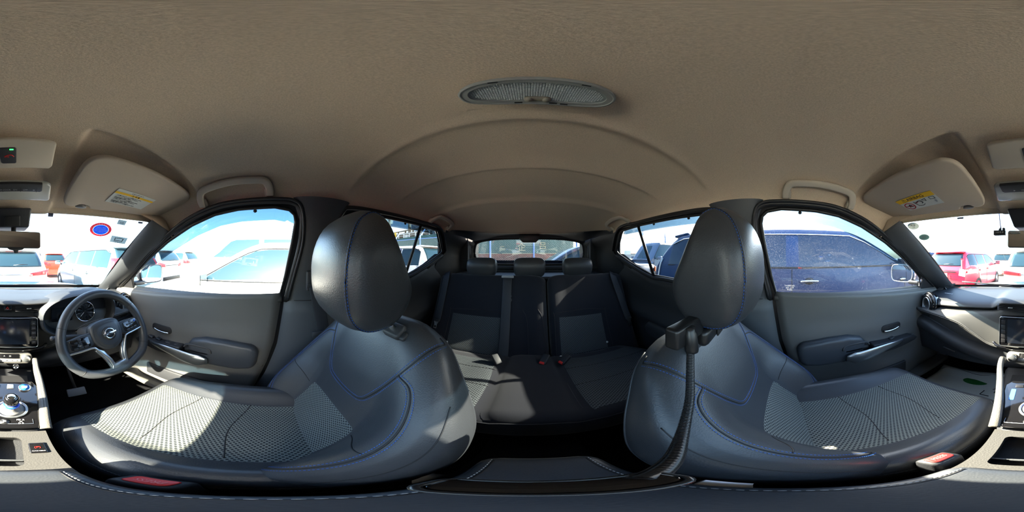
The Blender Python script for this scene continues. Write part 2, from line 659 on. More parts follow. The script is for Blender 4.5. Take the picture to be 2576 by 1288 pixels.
# bonnet seen over the cowl
o = grid('bonnet', lambda u, v: Vector(((2 * u - 1) * (.72 - .08 * v), 1.19 + v * .95 - .12 * abs(2 * u - 1) ** 2.2, .962 - .012 * v - .22 * v ** 4 - .05 * abs(2 * u - 1) ** 3)), 25, 17,
         PAINT_OWN, label='blue bonnet of the car we sit in, just past the windshield', cat='car bonnet')
for s in (1, -1):
    tube('wiper', [(s * .38 + .1, 1.14, .975), (s * .25 + .05, 1.17, .985), (s * .30 - .30, 1.185, .988)], .006, BLK, None, n=6, seg=12,
         label='black wiper blade lying along the windshield base on the %s side' % ('driver' if s > 0 else 'passenger'), cat='wiper')

# ------------------------------------------------------------------ headliner
ZE = [(-1.40, 1.30), (-1.25, 1.315), (-1.10, 1.345), (-.98, 1.375), (-.9, 1.385), (0, 1.392), (.15, 1.386), (.21, 1.374), (.32, 1.337), (.42, 1.290), (.60, 1.28)]
ZC = [(-1.40, 1.365), (-1.30, 1.392), (-1.1, 1.445), (-.9, 1.475), (-.6, 1.498), (-.3, 1.503), (0, 1.500), (.1, 1.494), (.2, 1.484), (.3, 1.464), (.4, 1.438), (.5, 1.408), (.60, 1.372)]
def head_z(u, y):
    ze, zc = slerp(ZE, y), slerp(ZC, y)
    a = min(abs(u), 1)
    z = ze + (zc - ze) * (1 - a ** 3) ** .42
    rib = lambda y0, w: exp(-((y - y0) / w) ** 2)
    k = 1 - ss(.80, .97, a)
    z += .010 * k * (ss(-.262, -.285, y) - ss(-.42, -.52, y)) * 1
    z += .009 * k * (ss(-.505, -.52, y) - ss(-.76, -.82, y))
    z -= .005 * k * rib(-.272, .02)
    z -= .004 * k * rib(-.805, .02)
    return z
VIS = [(.152, .300), (.170, .272), (.33, .262), (.525, .285), (.562, .33), (.572, .43), (.565, .49), (.40, .497), (.22, .505), (.165, .49)]
def head_p(u, v):
    a = min(abs(u), 1)
    yf = .600 - .172 * a ** 2.2
    yr = -1.335 + .10 * a ** 2 + .19 * a ** 5
    y = yf * (1 - v) + yr * v
    ze = slerp(ZE, y)
    z = head_z(u, y)
    W = px_(ze) - .012
    x = u * W
    # pockets moulded for the sun visors and the ledge in front of them
    ax = abs(x)
    pin = ss(.128, .150, ax) * ss(.600, .575, ax) * ss(.244, .266, y)
    z += .026 * pin * (1 - ss(.40, .55, y) * .6)
    if y > .30 and ax < .14:
        z -= .006 * ss(.30, .40, y)
    return Vector((x, y, z))
ceil = grid('ceiling', lambda u, v: head_p(2 * u - 1, v), 181, 241, HEAD, kind='structure')
# roof skin keeps the daylight out
grid('roof_skin', lambda u, v: (lambda p: Vector((p.x * 1.09, p.y * 1.02 + .01, p.z + .035 + .0 * v)))(head_p((2 * u - 1) * 1.0, v)), 33, 33, DARKBODY, ceil)
grid('header_rail', lambda u, v: head_p(2 * u - 1, 0).lerp(ws((2 * u - 1) * 1.0, .012) + Vector((0, 0, -.004)), v) + Vector((0, 0, -.006 * sin(pi * v))), 181, 7, HEAD, ceil)

# ------------------------------------------------------------------ pillars, seals, doors
ntrim = 0
def trim(f, nu, nv, m, **kw):
    global ntrim
    ntrim += 1
    return grid('trim_%d' % ntrim, f, nu, nv, m, kind='structure', **kw)

AW = [(.598, 1.055, .955), (.585, 1.020, .985), (.562, .86, 1.085), (.538, .68, 1.205), (.520, .55, 1.292), (.508, .458, 1.346), (.505, .448, 1.352)]
AD = [(.715, .96, .940), (.705, .915, .985), (.672, .72, 1.098), (.642, .59, 1.190), (.624, .47, 1.258), (.616, .425, 1.286), (.613, .41, 1.293)]
for s, side in ((1, 'right'), (-1, 'left')):
    W = crv(AW, 25)
    D = crv(AD, 25)
    def apil(u, v):
        j = v * 24
        i = min(int(j), 23)
        a = W[i].lerp(W[i + 1], j - i)
        b = D[i].lerp(D[i + 1], j - i)
        p = a.lerp(b, u)
        n = Vector((-.72, -.62, -.25)).normalized()
        p = p + n * (.022 * sin(pi * u) ** .7 * (1 - .75 * ss(.7, 1, v)))
        return Vector((s * p.x, p.y, p.z))
    t = trim(apil, 13, 25, TRIMG)
    # speaker grille / vent at the foot of the pillar
    c = apil(.45, .10)
    lathe('tweeter_grille', [(0, .003), (.020, .0025), (.024, 0)], frame(c + Vector((-s * .010, -.010, 0)), Vector(apil(.45, .2)) - c, (-s, -.8, 0)), GREYPRINT, t, n=20, sy=.7)
    # door seals round the two openings
    SO = [(.90, .985), (.72, 1.108), (.59, 1.197), (.47, 1.270), (.33, 1.338), (.21, 1.377), (.12, 1.389), (-.01, 1.393), (-.075, 1.388), (-.105, 1.355), (-.105, 1.25), (-.078, 1.12), (-.055, 1.01)]
    tube('door_seal', [(s * (px_(z) - .016), y, z) for y, z in SO], .0095, SEAL, t, n=8, seg=60)
    tube('door_seal', [(s * (px_(z) - .030), y - (.008 if z < 1.3 else 0), z + .006) for y, z in SO], .006, SEAL, t, n=8, seg=60)
    RO = [(-.25, 1.05), (-.243, 1.30), (-.262, 1.375), (-.30, 1.392), (-.46, 1.395), (-.72, 1.394), (-.94, 1.385), (-1.075, 1.262), (-1.085, 1.225), (-1.04, 1.19), (-.9, 1.12)]
    tube('door_seal', [(s * (px_(z) - .014), y, z) for y, z in RO], .010, SEAL, t, n=8, seg=60)

    # headliner corner wrapping over the pillar top
    def corner(u, v):
        a = apil(u, .90) + Vector((s * .006, .004, .0))
        q = .74 + .26 * u
        h = head_p(s * q, 0.0) + Vector((0, -.004, .001))
        m_ = a.lerp(h, v)
        return m_ + Vector((-s * .010, -.010, -.006)) * sin(pi * min(1, v * 1.0)) * 1.0
    grid('headliner_corner', corner, 17, 9, HEAD, ceil)
    # B pillar
    BF = [(.25, .20), (.36, .15), (.43, .105), (.49, .078), (.62, .03), (.80, -.02), (1.01, -.05), (1.25, -.098), (1.33, -.10), (1.41, -.07)]
    BR = [(.25, -.30), (1.0, -.30), (1.1, -.27), (1.25, -.245), (1.33, -.25), (1.41, -.29)]
    def bpil(u, v):
        z = .25 + v * 1.16
        y = lerp(BF, z) * (1 - u) + lerp(BR, z) * u
        x = px_(z) - .008 - .030 * min(1, 4 * u * (1 - u)) ** .6 - (.012 if z < 1.0 else 0)
        if z < .5: x -= .05 * ss(.5, .3, z)
        return Vector((s * x, y, z))
    t = trim(bpil, 15, 47, TRIMG if s > 0 else TRIMG)
    tube('joint_line', [bpil(u, .66) + Vector((-s * .001, 0, 0)) for u in (.0, .2, .4, .6, .8, 1)], .0018, BLK, t, n=6)

    # window switch corner (sail) in front of the door glass
    sail = [(.925, .985), (.77, .985), (.77, 1.075), (.80, 1.058)]
    o = side_mesh('mirror_sail', [sail], s, -.012, SEAL, t)
    o.modifiers.new('thick', 'SOLIDIFY').thickness = .012

    # ---------------- front door panel
    def dx(y, z):
        x = .664
        x += .036 * ss(.985, 1.018 + .01 * 0, z - .03 * ss(.9, 0, y) + .0)
        x -= .010 * ss(.90, .80, z) * ss(-.05, .1, y)
        x -= .012 * exp(-((z - .70 - .05 * y) / .035) ** 2) * ss(.75, .5, y)
        x -= .028 * ss(.63, .52, z) * ss(.36, .44, z) * ss(.75, .6, y)
        x += .020 * ss(.46, .38, z)
        return x
    REAR = [(.36, .15), (.43, .115), (.49, .088), (.62, .042), (.80, -.008), (1.01, -.040), (1.04, -.045)]
    def dpan(u, v):
        z = .36 + v * (.665)
        yr = lerp(REAR, z)
        y = .92 * (1 - u) + yr * u
        zt = z + v * (.005 + .030 * u * .6) - .025 * v * (1 - u)
        return Vector((s * (dx(y, z) + .02 * ss(.985, 1, u) + 0), y, zt))
    dn = 1 if s > 0 else 2
    d = grid('door_%d' % dn, dpan, 49, 61, DOORM, kind='structure')
    # rolled belt moulding under the glass
    tube('belt_moulding', [(s * .688, .90, .975), (s * .684, .60, .994), (s * .681, .27, 1.010), (s * .680, .05, 1.017), (s * .680, -.04, 1.019)], .013, DOORM, d, n=10, seg=16)
    pad = [(.352, .785), (.33, .808), (.27, .826), (.18, .826), (.08, .813), (.058, .800), (.052, .775), (.060, .705), (.085, .682), (.14, .672), (.25, .676), (.33, .70), (.352, .74)]
    Ms = frame((s * .672, 0, 0), (0, 1, 0), (0, 0, 1)) if s < 0 else frame((s * .672, 0, 0), (0, 1, 0), (0, 0, 1))
    # local Z of this frame is +X world; extrude inwards
    dep = -.052 * s
    slab('armrest_pad', pad, dep, Ms, mat('armrest_leather', (.045, .050, .058), .38, bump=('voronoi', 420, .0002)), d, bev=.022, seg=4)
    tube('groove', [(s * .6615, y, z) for y, z in [(.56, .765), (.45, .79), (.36, .822), (.27, .842), (.16, .838), (.06, .824), (.035, .80), (.035, .70), (.06, .668), (.16, .652), (.3, .665), (.45, .69)]],
         .003, BLK, d, n=6, seg=50)
    # switch base with the swept silver accent
    V = []
    arm = [(.655, .700), (.60, .725), (.45, .742), (.35, .752), (.25, .752), (.235, .735)]
    slab('switch_base', [(.66, .715), (.62, .738), (.45, .752), (.38, .758), (.37, .70), (.50, .69), (.64, .70)], -.070 * s, Ms, PLAS2, d, bev=.006)
    box('pull_cup', (.05, .125, .030), (s * .645, .305, .745), BLK, d, bev=.012)
    tube('pull_cup_rim', [(s * .622, .365, .76), (s * .622, .35, .778), (s * .622, .30, .782), (s * .622, .25, .776), (s * .618, .24, .755)], .005, PLAS, d, n=8, seg=20)
    def acc(u, v):
        y = .665 - .415 * v
        w = .016 + .040 * ss(.25, .85, v) * (1 - .75 * ss(.90, 1.0, v)) + .004
        w *= ss(0, .06, v) * .9 + .1
        xx = .640 - .048 * ss(0, .5, v) + .010 * ss(.85, 1, v)
        zc = .712 + .022 * ss(0, .5, v) - .018 * ss(.45, .9, v)
        a = 2 * pi * u
        return Vector((s * (xx - .010 * cos(a) * min(1, w * 60)), y, zc + w * .55 * sin(a) + .012 * cos(a)))
    grid('silver_accent', acc, 16, 40, SILV, d, cu=True, caps=True, label='silver accent strip')
    # inner release handle
    hM = frame((s * .6575, .515, .808), (0, -s, 0), (0, 0, 1))
    slab('handle_recess', rrect(.122, .042, .018), .006, hM, BLK, d, bev=.0015)
    tube('door_handle', [(s * .650, .565, .800), (s * .645, .53, .795), (s * .643, .49, .795), (s * .645, .465, .798)], .006, CHROME, d, n=8, seg=12, flat=(1.0, .8), label='chrome handle')
    for k, yy in enumerate(([.565, .515, .455, .405] if s > 0 else [.50])):
        box('window_switch', (.022, .028, .008), Matrix.Translation((s * (.632), yy, .752 + .0 * k)) @ Matrix.Rotation(radians(8), 4, 'X'), PLAS, d, bev=.003)
    box('map_pocket', (.018, .42, .085), (s * .628, .38, .515), PLAS2, d, bev=.008)
    box('sill_plate', (.13, 1.25, .03), (s * .645, .32, .405), mat('sill_plastic', (.09, .088, .082), .5), d, bev=.012)

    # ---------------- rear door panel
    def rpan(u, v):
        zt = lerp([(-.27, 1.050), (-.60, 1.072), (-.715, 1.078), (-.90, 1.140), (-1.05, 1.205), (-1.16, 1.22)], -.27 - .87 * u) if False else \
            lerp([(-1.16, 1.22), (-1.05, 1.215), (-.90, 1.145), (-.715, 1.080), (-.60, 1.074), (-.27, 1.050)], -.27 - .87 * u)
        y = -.27 - .87 * u
        z = .36 + v * (zt - .36)
        x = .662 + .028 * ss(zt - .035, zt, z) - .035 * exp(-((z - .77 - .1 * u) / .05) ** 2) * ss(1.0, .75, u) - .02 * ss(.62, .5, z)
        return Vector((s * x, y, z))
    d = grid('door_%d' % (dn + 2), rpan, 41, 41, PLAS2, kind='structure')
    tube('belt_moulding', [(s * (px_(z) - .016), y, z) for y, z in [(-.27, 1.045), (-.60, 1.068), (-.72, 1.074), (-.90, 1.138), (-1.05, 1.205)]], .012, PLAS2, d, n=8, seg=24)
    tube('divider_bar', [(s * (px_(1.085) - .004), -.702, 1.080), (s * (px_(1.38) - .004), -.742, 1.382)], .010, SEAL, d, n=8, flat=(1.2, .7))
    slab('armrest_pad', [(-.36, .78), (-.70, .80), (-.74, .76), (-.70, .70), (-.38, .69)], -.05 * s, frame((s * .665, 0, 0), (0, 1, 0), (0, 0, 1)), PLAS, d, bev=.02, seg=3)
    # luggage-side trim from the last window to the hatch
    def dpil(u, v):
        z = .80 + v * .60
        ya = lerp([(.8, -1.0), (1.10, -1.0), (1.23, -1.06), (1.26, -1.045), (1.38, -.93), (1.41, -.92)], z)
        a = Vector((px_(z) - .004, ya, z))
        b = Vector((.500 - .03 * ss(1.28, 1.38, z) + .04 * ss(1.1, .9, z), -1.405, z - .01 * ss(1.2, 1.4, z)))
        p = a.lerp(b, u)
        p.x += .03 * sin(pi * u)
        p.z -= .06 * u * ss(1.2, 1.4, z)
        return Vector((s * p.x, p.y, p.z))
    trim(dpil, 15, 25, PLAS2)

# hatch
HO = [(.0, 1.405), (.22, 1.398), (.40, 1.372), (.505, 1.325), (.545, 1.22), (.53, 1.05), (.50, .8)]
HI = [(.0, 1.349), (.20, 1.347), (.36, 1.338), (.452, 1.318), (.476, 1.285), (.482, 1.215), (.455, 1.165), (.39, 1.137), (.20, 1.128), (0, 1.126)]
def hsym(a): return [(x, z) for x, z in a] + [(-x, z) for x, z in a[::-1] if x > 0]
hi = crv([(x, -1.4, z) for x, z in hsym(HI[1:-1])], 60, True)
ho = []
for p in hi:
    c = Vector((0, -1.4, 1.23))
    d = p - c
    ho.append(Vector((p.x * 1.16, -1.385, 1.23 + (p.z - 1.23) * (1.42 if p.z > 1.23 else 4.6))))
hw = grid('window_6', lambda u, v: Vector((0, -1.41, 1.235)).lerp(hi[int(round(u * 60)) % 60], v), 60, 2, GLASSR, cu=True, us=[i / 60 for i in range(60)], kind='structure')
hatch = grid('door_5', lambda u, v: hi[int(round(u * 60)) % 60].lerp(ho[int(round(u * 60)) % 60], v) + Vector((0, .03 * sin(pi * min(v * 1.0, 1)), 0)), 60, 7, PLAS2, cu=True, us=[i / 60 for i in range(60)], kind='structure')
tube('window_seal', [p + Vector((0, .004, 0)) for p in hi], .007, SEAL, hatch, n=6, closed=True)
slab('brake_light_cover', [(-.085, 0), (-.055, -.032), (.055, -.032), (.085, 0), (.085, .03), (-.085, .03)], .03, frame((.0, -1.375, 1.345), (-1, 0, 0), (0, 0, 1)), SEAL, hatch, bev=.006)
for s in (1, -1):
    tube('gas_strut', [(s * .515, -1.36, 1.33), (s * .505, -1.33, 1.13)], .008, PLAS, hatch, n=8)
box('tailgate_skin', (1.5, .03, 1.0), (0, -1.50, .66), PAINT_OWN, hatch)
def hfill(u, v):
    a = head_p(2 * u - 1, .985) + Vector((0, 0, -.002))
    b = Vector((a.x * .80, -1.405, 1.352 - .03 * abs(2 * u - 1) ** 2 + .0))
    p = a.lerp(b, v)
    return p + Vector((0, 0, .012 * sin(pi * v)))
grid('header_trim', hfill, 41, 7, SEAL, hatch)
box('tailgate_skin', (1.3, .03, .16), (0, -1.45, 1.44), DARKBODY, hatch)
for s in (1, -1):
    box('quarter_closing', (.30, .30, .42), (s * .66, -1.44, 1.30), DARKBODY, hatch)

# parcel shelf, floor, bulkhead
sh = box('parcel_shelf', (1.12, .36, .02), (0, -1.22, 1.055), PLAS2, bev=.008, label='dark parcel shelf behind the rear headrests', cat='shelf')
box('shelf_lip', (1.0, .03, .025), (0, -1.375, 1.10), PLAS, sh, bev=.008)
fl = box('floor', (1.36, 2.7, .04), (0, -.15, .27), CARPET, kind='structure')
box('floor_tunnel', (.20, 1.2, .18), (0, -.55 + .1, .36), CARPET, fl, bev=.04)
box('wall_front', (1.44, .04, .68), (0, 1.14, .58), CARPET, kind='structure')
box('wall_back', (1.2, .04, .60), (0, -1.10, .62), CARPET, kind='structure')
# ------------------------------------------------------------------ upholstered bodies
class Body:
    """soft body: loops across X, stacked along axis A from origin O, facing N"""
    def __init__(s, O, A, N, a0, a1, w, th, bol=None, e0=.12, e1=.12, ex=.50, ey=.62, shift=None, xdir=1, p=3.0):
        s.O, s.A, s.N = Vector(O), Vector(A).normalized(), Vector(N).normalized()
        s.a0, s.a1, s.w, s.th, s.bol, s.e0, s.e1, s.ex, s.ey, s.shift, s.p = a0, a1, w, th, bol, e0, e1, ex, ey, shift, p
        s.xd = xdir
    def end(s, a):
        k = 1.0
        if s.e1 and a > s.a1 - s.e1: k *= max(0, 1 - ((a - s.a1 + s.e1) / s.e1) ** s.p) ** (1 / s.p)
        if s.e0 and a < s.a0 + s.e0: k *= max(0, 1 - ((s.a0 + s.e0 - a) / s.e0) ** s.p) ** (1 / s.p)
        return k
    def loop(s, phi, a):
        c, n = cos(phi), sin(phi)
        k = s.end(a)
        kw = 1 - (1 - k) * .55
        w, th = s.w(a) * kw, s.th(a)
        t = math.copysign(abs(c) ** s.ex, c)
        y = math.copysign(abs(n) ** s.ey, n) * th * k
        if n > 0 and s.bol: y += s.bol(abs(t), a) * k * min(1, n * 5) ** .5
        if s.shift: y += s.shift(a)
        return s.O + s.A * a + Vector((s.xd * t * w, 0, 0)) + s.N * (y - th)
    def front(s, x, a):
        w = s.w(a) * (1 - (1 - s.end(a)) * .55)
        t = max(-1, min(1, x / w))
        c = abs(t) ** (1 / s.ex)
        phi = math.acos(min(1, c))
        if t < 0: phi = pi - phi
        return s.loop(phi, a)
    def fn(s, x, a):
        e = .004
        p = s.front(x, a)
        n = (s.front(x + e, a) - s.front(x - e, a)).cross(s.front(x, a + e) - s.front(x, a - e)) * s.xd
        n.normalize()
        return n if n.dot(s.N) > 0 else -n
    def build(s, name, m, parent, nu=56, nv=44, **kw):
        L = s.a1 - s.a0
        vs = []
        for j in range(nv):
            q = j / (nv - 1)
            vs.append(s.a0 + L * (q * .72 + .28 * (1 - cos(pi * q)) / 2))
        vs = [s.a0 + 1e-5, s.a0 + .0015, s.a0 + .005] + vs[1:-1] + [s.a1 - .005, s.a1 - .0015, s.a1 - 1e-5]
        vs = sorted(set(vs))
        h = nu // 2
        ph = [pi * i / h for i in range(h)]
        for i in range(1, h):
            t = -1 + 2 * i / h
            q = math.acos(min(1, abs(t) ** (1 / s.ex)))
            ph.append(pi - q if t < 0 else q)
        ph = sorted(ph)
        keep = [ph[0]]
        for p in ph[1:]:
            tt = lambda q: math.copysign(abs(cos(q)) ** s.ex, cos(q))
            if abs(tt(p) - tt(keep[-1])) > .006 or p - keep[-1] > .02: keep.append(p)
        ph = keep
        us = [p / (2 * pi) for p in ph] + [.5 + i / nu for i in range(h)]
        us = us[:-h] + [.5 + .5 * i / (h // 2) for i in range(h // 2)]
        return grid(name, lambda u, a: s.loop(2 * pi * u, a), nu, 0, m, parent, cu=True, us=us, vs=vs, caps=True, **kw)
    def patch(s, name, m, parent, x0, x1, a0, a1, nu=22, nv=22, lift=.0022, shape=None, puff=.0, **kw):
        def f(u, v):
            a = a0 + (a1 - a0) * v
            l, r = (x0(a), x1(a)) if callable(x0) else (x0, x1)
            x = l + (r - l) * u
            if shape: x, a = shape(u, v, x, a)
            n = s.fn(x, a)
            edge = min(1, 14 * min(u, 1 - u, v, 1 - v))
            return s.front(x, a) + n * (lift * (edge * 2 - 1) + puff * sin(pi * u) * sin(pi * v))
        return grid(name, f, nu, nv, m, parent, uvf=lambda u, v: ((x0(a0 + (a1 - a0) * v) + (x1(a0 + (a1 - a0) * v) - x0(a0 + (a1 - a0) * v)) * u) if callable(x0) else x0 + (x1 - x0) * u, a0 + (a1 - a0) * v), **kw)
    def line(s, pts, n=60, closed=False):
        q = crv([(x, a, 0) for x, a in pts], n, closed)
        return [(s.front(p.x, p.y), s.fn(p.x, p.y)) for p in q]

def seam(body, pts, parent, name='seam', n=60, thread=None, gap=.0055, r=.0016, one=False):
    L = body.line(pts, n)
    tube(name, [p for p, _ in L], r, BLK, parent, n=6)
    if thread:
        for sg in ((1,) if one else (1, -1)):
            off = []
            for i, (p, nn) in enumerate(L):
                t = (L[min(i + 1, n - 1)][0] - L[max(i - 1, 0)][0]).normalized()
                off.append((p + t.cross(nn) * gap * sg + nn * .0002, nn))
            stitches('stitching', off, thread, parent)

def front_seat(s, label, dy, rec, cat='car seat'):
    xc = .320 * s
    root = thing('bucket_seat', label, cat, (xc, .10 + dy, .42))
    A = Vector((0, -rec, 1)).normalized()
    N = Vector((0, A.z, -A.y))
    wt_ = [(-.14, .205), (-.05, .226), (.05, .238), (.15, .243), (.23, .240), (.30, .222), (.36, .196), (.41, .170), (.45, .140)]
    def bol(t, a):
        B = slerp([(-.14, .035), (-.03, .075), (.06, .080), (.14, .066), (.22, .045), (.30, .022), (.40, .004), (.45, 0)], a)
        up = .012 * ss(.20, .30, a) * (1 - t * t)
        return B * ss(.42, .80, t) * (1 - .22 * ss(.86, 1, t)) + up - .006 * ss(.0, .10, a) * ss(.26, .16, a) * (1 - ss(.3, .55, t))
    b = Body((xc, -.05 + dy, .66), A, N, -.13, .452, lambda a: slerp(wt_, a), lambda a: slerp([(-.13, .060), (.1, .058), (.3, .050), (.45, .040)], a), bol, e0=.05, e1=.085, xdir=s)
    br = b.build('backrest', LEA, root, nu=72, nv=60)
    # rear shell edge piping
    for sg in (1, -1):
        P = [b.loop((-.30 if sg > 0 else pi + .30), a) for a in [i / 40 * .53 - .10 for i in range(41)]]
        tube('piping', P, .0022, LEA2, br, n=6)
    # mesh cloth panel in the small of the back
    def shp(u, v, x, a):
        return x * (1 - .10 * v ** 3), a + .012 * v * (1 - (2 * u - 1) ** 2)
    b.patch('mesh_panel', NET, root, -.124, .124, -.045, .143, 26, 26, shape=shp, lift=.0016, label='grey mesh cloth panel with staggered dark dots')
    # stitched leather seams: trapezoid yoke on top, bolster seams down both flanks
    seam(b, [(-.170, .425), (-.148, .385), (-.118, .318), (-.086, .250), (-.068, .226), (-.045, .219), (0, .217), (.045, .219), (.068, .226), (.086, .250), (.118, .318), (.148, .385), (.170, .425)], br, thread=BLUE, n=120)
    for sg in (1, -1):
        seam(b, [(sg * .126, .335), (sg * .158, .320), (sg * .180, .270), (sg * .194, .20), (sg * .197, .13), (sg * .186, .06), (sg * .165, 0), (sg * .150, -.05)], br, thread=BLUE, n=90)
        seam(b, [(sg * .118, .128), (sg * .150, .150), (sg * .192, .165)], br, n=20, r=.0012)
        seam(b, [(sg * .215, .30), (sg * .228, .22), (sg * .230, .12), (sg * .222, .02)], br, n=40, r=.0010, thread=BLUE if sg > 0 else None, one=True)
    # headrest
    ht = .004 if s < 0 else 0
    hx = xc
    # anchor: driver's headrest front middle at y -.105; passenger slightly ahead of it
    hy = -.005 if s > 0 else .040
    hz = 0 if s > 0 else .006
    prof = [(-.150, 1.284), (-.120, 1.262), (-.100, 1.215), (-.094, 1.160), (-.100, 1.105), (-.122, 1.072), (-.158, 1.062), (-.196, 1.072), (-.222, 1.100), (-.232, 1.132), (-.222, 1.165), (-.203, 1.205), (-.186, 1.245), (-.172, 1.277)]
    pc = crv([(0, y, z) for y, z in prof], 44, True)
    ctr = Vector((0, -.165, 1.165))
    def hr(u, v):
        th = (v - .5) * pi * .999
        t = math.copysign(abs(sin(th)) ** .52, sin(th))
        e = abs(cos(th)) ** .34
        p = pc[int(round(u * 44)) % 44]
        q = ctr + (p - ctr) * e
        lift = .010 * (1 - t * t) * (1 if p.y > ctr.y else 0)
        top = 1 - .10 * ss(1.2, 1.29, q.z)
        return Vector((hx + t * .124 * top, q.y + hy + lift, q.z + hz))
    h = grid('headrest', hr, 44, 41, LEA, root, cu=True, us=[i / 44 for i in range(44)], caps=True)
    vs_ = .5 + math.asin(.80 ** (1 / .52)) / pi
    for vv, sg in ((vs_, 1), (1 - vs_, -1)):
        idx = list(range(38, 44)) + list(range(0, 26))
        P = [hr(i / 44, vv) for i in idx]
        tube('seam', P, .0018, BLK, h, n=6)
        for g in (.007, -.007):
            Q = [hr(i / 44, vv + g * 1.35) for i in idx]
            Q = crv(Q, 120)
            stitches('stitching', [(q, (q - Vector((hx, ctr.y + hy, ctr.z))).normalized() * .5 + Vector((sg * .5, .5, 0))) for q in Q], BLUE, h)
    top = b.front(0, .44)
    for sg in (1, -1):
        tx = hx + sg * .074
        base = b.front(sg * s * .074, .418)
        up_ = Vector((tx, -.180 + hy, 1.092))
        base.x = tx
        tube('headrest_post', [base - (up_ - base).normalized() * .03, up_], .0058, CHROME if s > 0 else SILV, root, n=12)
        Mc = frame(base, (1, 0, 0), (up_ - base).cross(Vector((1, 0, 0))) * -1)
        box('post_collar', (.044, .034, .020), Mc, PLAS, root, bev=.007, seg=3)
        box('release_button', (.016, .020, .012), Mc @ Matrix.Translation((-s * .024, -.004, .004)), PLAS2, root, bev=.004)
    # cushion
    cy = -.150 + dy
    cxx = .298 * s
    def cb(t, a):
        B = slerp([(0, .030), (.12, .044), (.25, .042), (.36, .026), (.46, .008), (.50, .0)], a)
        return B * ss(.50, .82, t) * (1 - .15 * ss(.9, 1, t)) - .010 * ss(.42, .1, a) * (1 - ss(.35, .6, t))
    c = Body((cxx, cy, .672), (0, 1, .02), (0, -.02, 1), 0, .505, lambda a: slerp([(0, .200), (.10, .212), (.25, .222), (.40, .226), (.50, .222)], a), lambda a: slerp([(0, .075), (.4, .078), (.5, .070)], a), cb,
             e0=.05, e1=.07, xdir=s, p=2.6, ex=.45)
    cu = c.build('cushion', LEA, root, nu=72, nv=56)
    def shc(u, v, x, a):
        return x, a
    c.patch('mesh_panel', NET, root, lambda a: -lerp([(.06, .118), (.30, .146), (.49, .168)], a), lambda a: lerp([(.06, .118), (.30, .128), (.49, .135)], a), .060, .487, 34, 48, lift=.0018,
            label='grey mesh cloth panel with staggered dark dots')
    for yy in (.215, .345):
        w_ = .114
        Lq = c.line([(-w_, yy - .012), (0, yy + .012), (w_, yy - .012)], 24)
        tube('crease', [p + n * .0016 for p, n in Lq], .0013, BLK, cu, n=6)
    for sg in (1, -1):
        L = c.line([(sg * .205, .06), (sg * .214, .20), (sg * .214, .34), (sg * .207, .42), (sg * .18, .470)], 70)
        for g in (0, .004):
            stitches('stitching', [(p + Vector((-sg * s * g, 0, 0)), n) for p, n in L], mat('grey_thread', (.11, .13, .17), .7), cu)
        tube('seam', [p - n * .0004 for p, n in L], .0012, BLK, cu, n=6)
    # side cover and base
    box('side_cover', (.03, .42, .10), (cxx + s * .222, .08 + dy, .545), PLAS2, root, bev=.012)
    box('seat_base', (.34, .42, .16), (cxx, .05 + dy, .50), PLAS2, root, bev=.02)
    for sg in (1, -1):
        box('seat_rail', (.04, .50, .03), (cxx + sg * .17, .07 + dy, .305), SILV, root, bev=.005)
        box('seat_leg', (.03, .34, .12), (cxx + sg * .17, .05 + dy, .37), PLAS2, root, bev=.005)
    return root, b

drv, drv_b = front_seat(1, "black leather driver's seat with sunlit mesh cloth cushion and blue stitching", 0, .46)
pas, pas_b = front_seat(-1, "black leather front passenger seat in shade behind the glove box", .095, .58)

# ------------------------------------------------------------------ rear bench
RA = Vector((0, -.45, 1)).normalized()
RN = Vector((0, RA.z, -RA.y))
bench = thing('rear_bench', 'dark cloth rear bench with split backrest and mesh seat panels', 'car seat', (0, -.60, .35))
def rb(xc, w):
    def bol(t, a):
        return .018 * ss(.55, .9, t) * (1 - .4 * ss(.92, 1, t)) - .010 * (1 - ss(.1, .6, t)) * ss(.35, .2, a)
    return Body((xc, -.775, .60), RA, RN, -.04, .535, lambda a: w, lambda a: slerp([(0, .06), (.3, .055), (.53, .035)], a), bol, e0=.03, e1=.05, ex=.22, ey=.40)
b60 = rb(.247, .343)
b40 = rb(-.362, .255)
p60 = b60.build('wide_backrest', CLOTH, bench, nu=96, nv=36)
p40 = b40.build('narrow_backrest', CLOTH, bench, nu=72, nv=36)
b60.patch('mesh_panel', NET2, bench, lambda a: -.095 - .02 * (1 - a / .27), lambda a: .215 - .01 * a, .03, .275, 24, 24, lift=.002, label='grey mesh cloth panel on the wide backrest')
b40.patch('mesh_panel', NET2, bench, lambda a: -.065 - .02 * 0, lambda a: .222 - .03 * a, .03, .275, 24, 24, lift=.002, label='grey mesh cloth panel on the narrow backrest')
for bd, xs in ((b60, (-.118, .225, -.345 * 0)), (b40, (-.085, .235))):
    for x in xs[:2]:
        seam(bd, [(x, .0), (x * .98, .25), (x, .30)], p60 if bd is b60 else p40, n=24, r=.0014)
    seam(bd, [(xs[0], .29), (0.05, .305), (xs[1], .29)], p60 if bd is b60 else p40, n=24, r=.0014)
for x in (-.325, -.240):
    seam(b60, [(x, .02), (x + .01, .25), (x + .035, .32)], p60, n=20, r=.0012)
# cream child seat anchor tags near the bottom of the mesh panels
TAG = mat('cream_tag', (.55, .56, .52), .6)
for bd, x, a in ((b60, .200, .075), (b60, -.075, .035), (b40, .215, .035), (b40, -.055, .075)):
    p, n = bd.front(x, a), bd.fn(x, a)
    lathe('anchor_tag', [(0, .003), (.006, .003), (.007, 0)], frame(p + n * .003, (1, 0, 0), n.cross(Vector((1, 0, 0)))), TAG, bench, n=14, label='small cream anchor tag')
    p2 = p + n * .0062
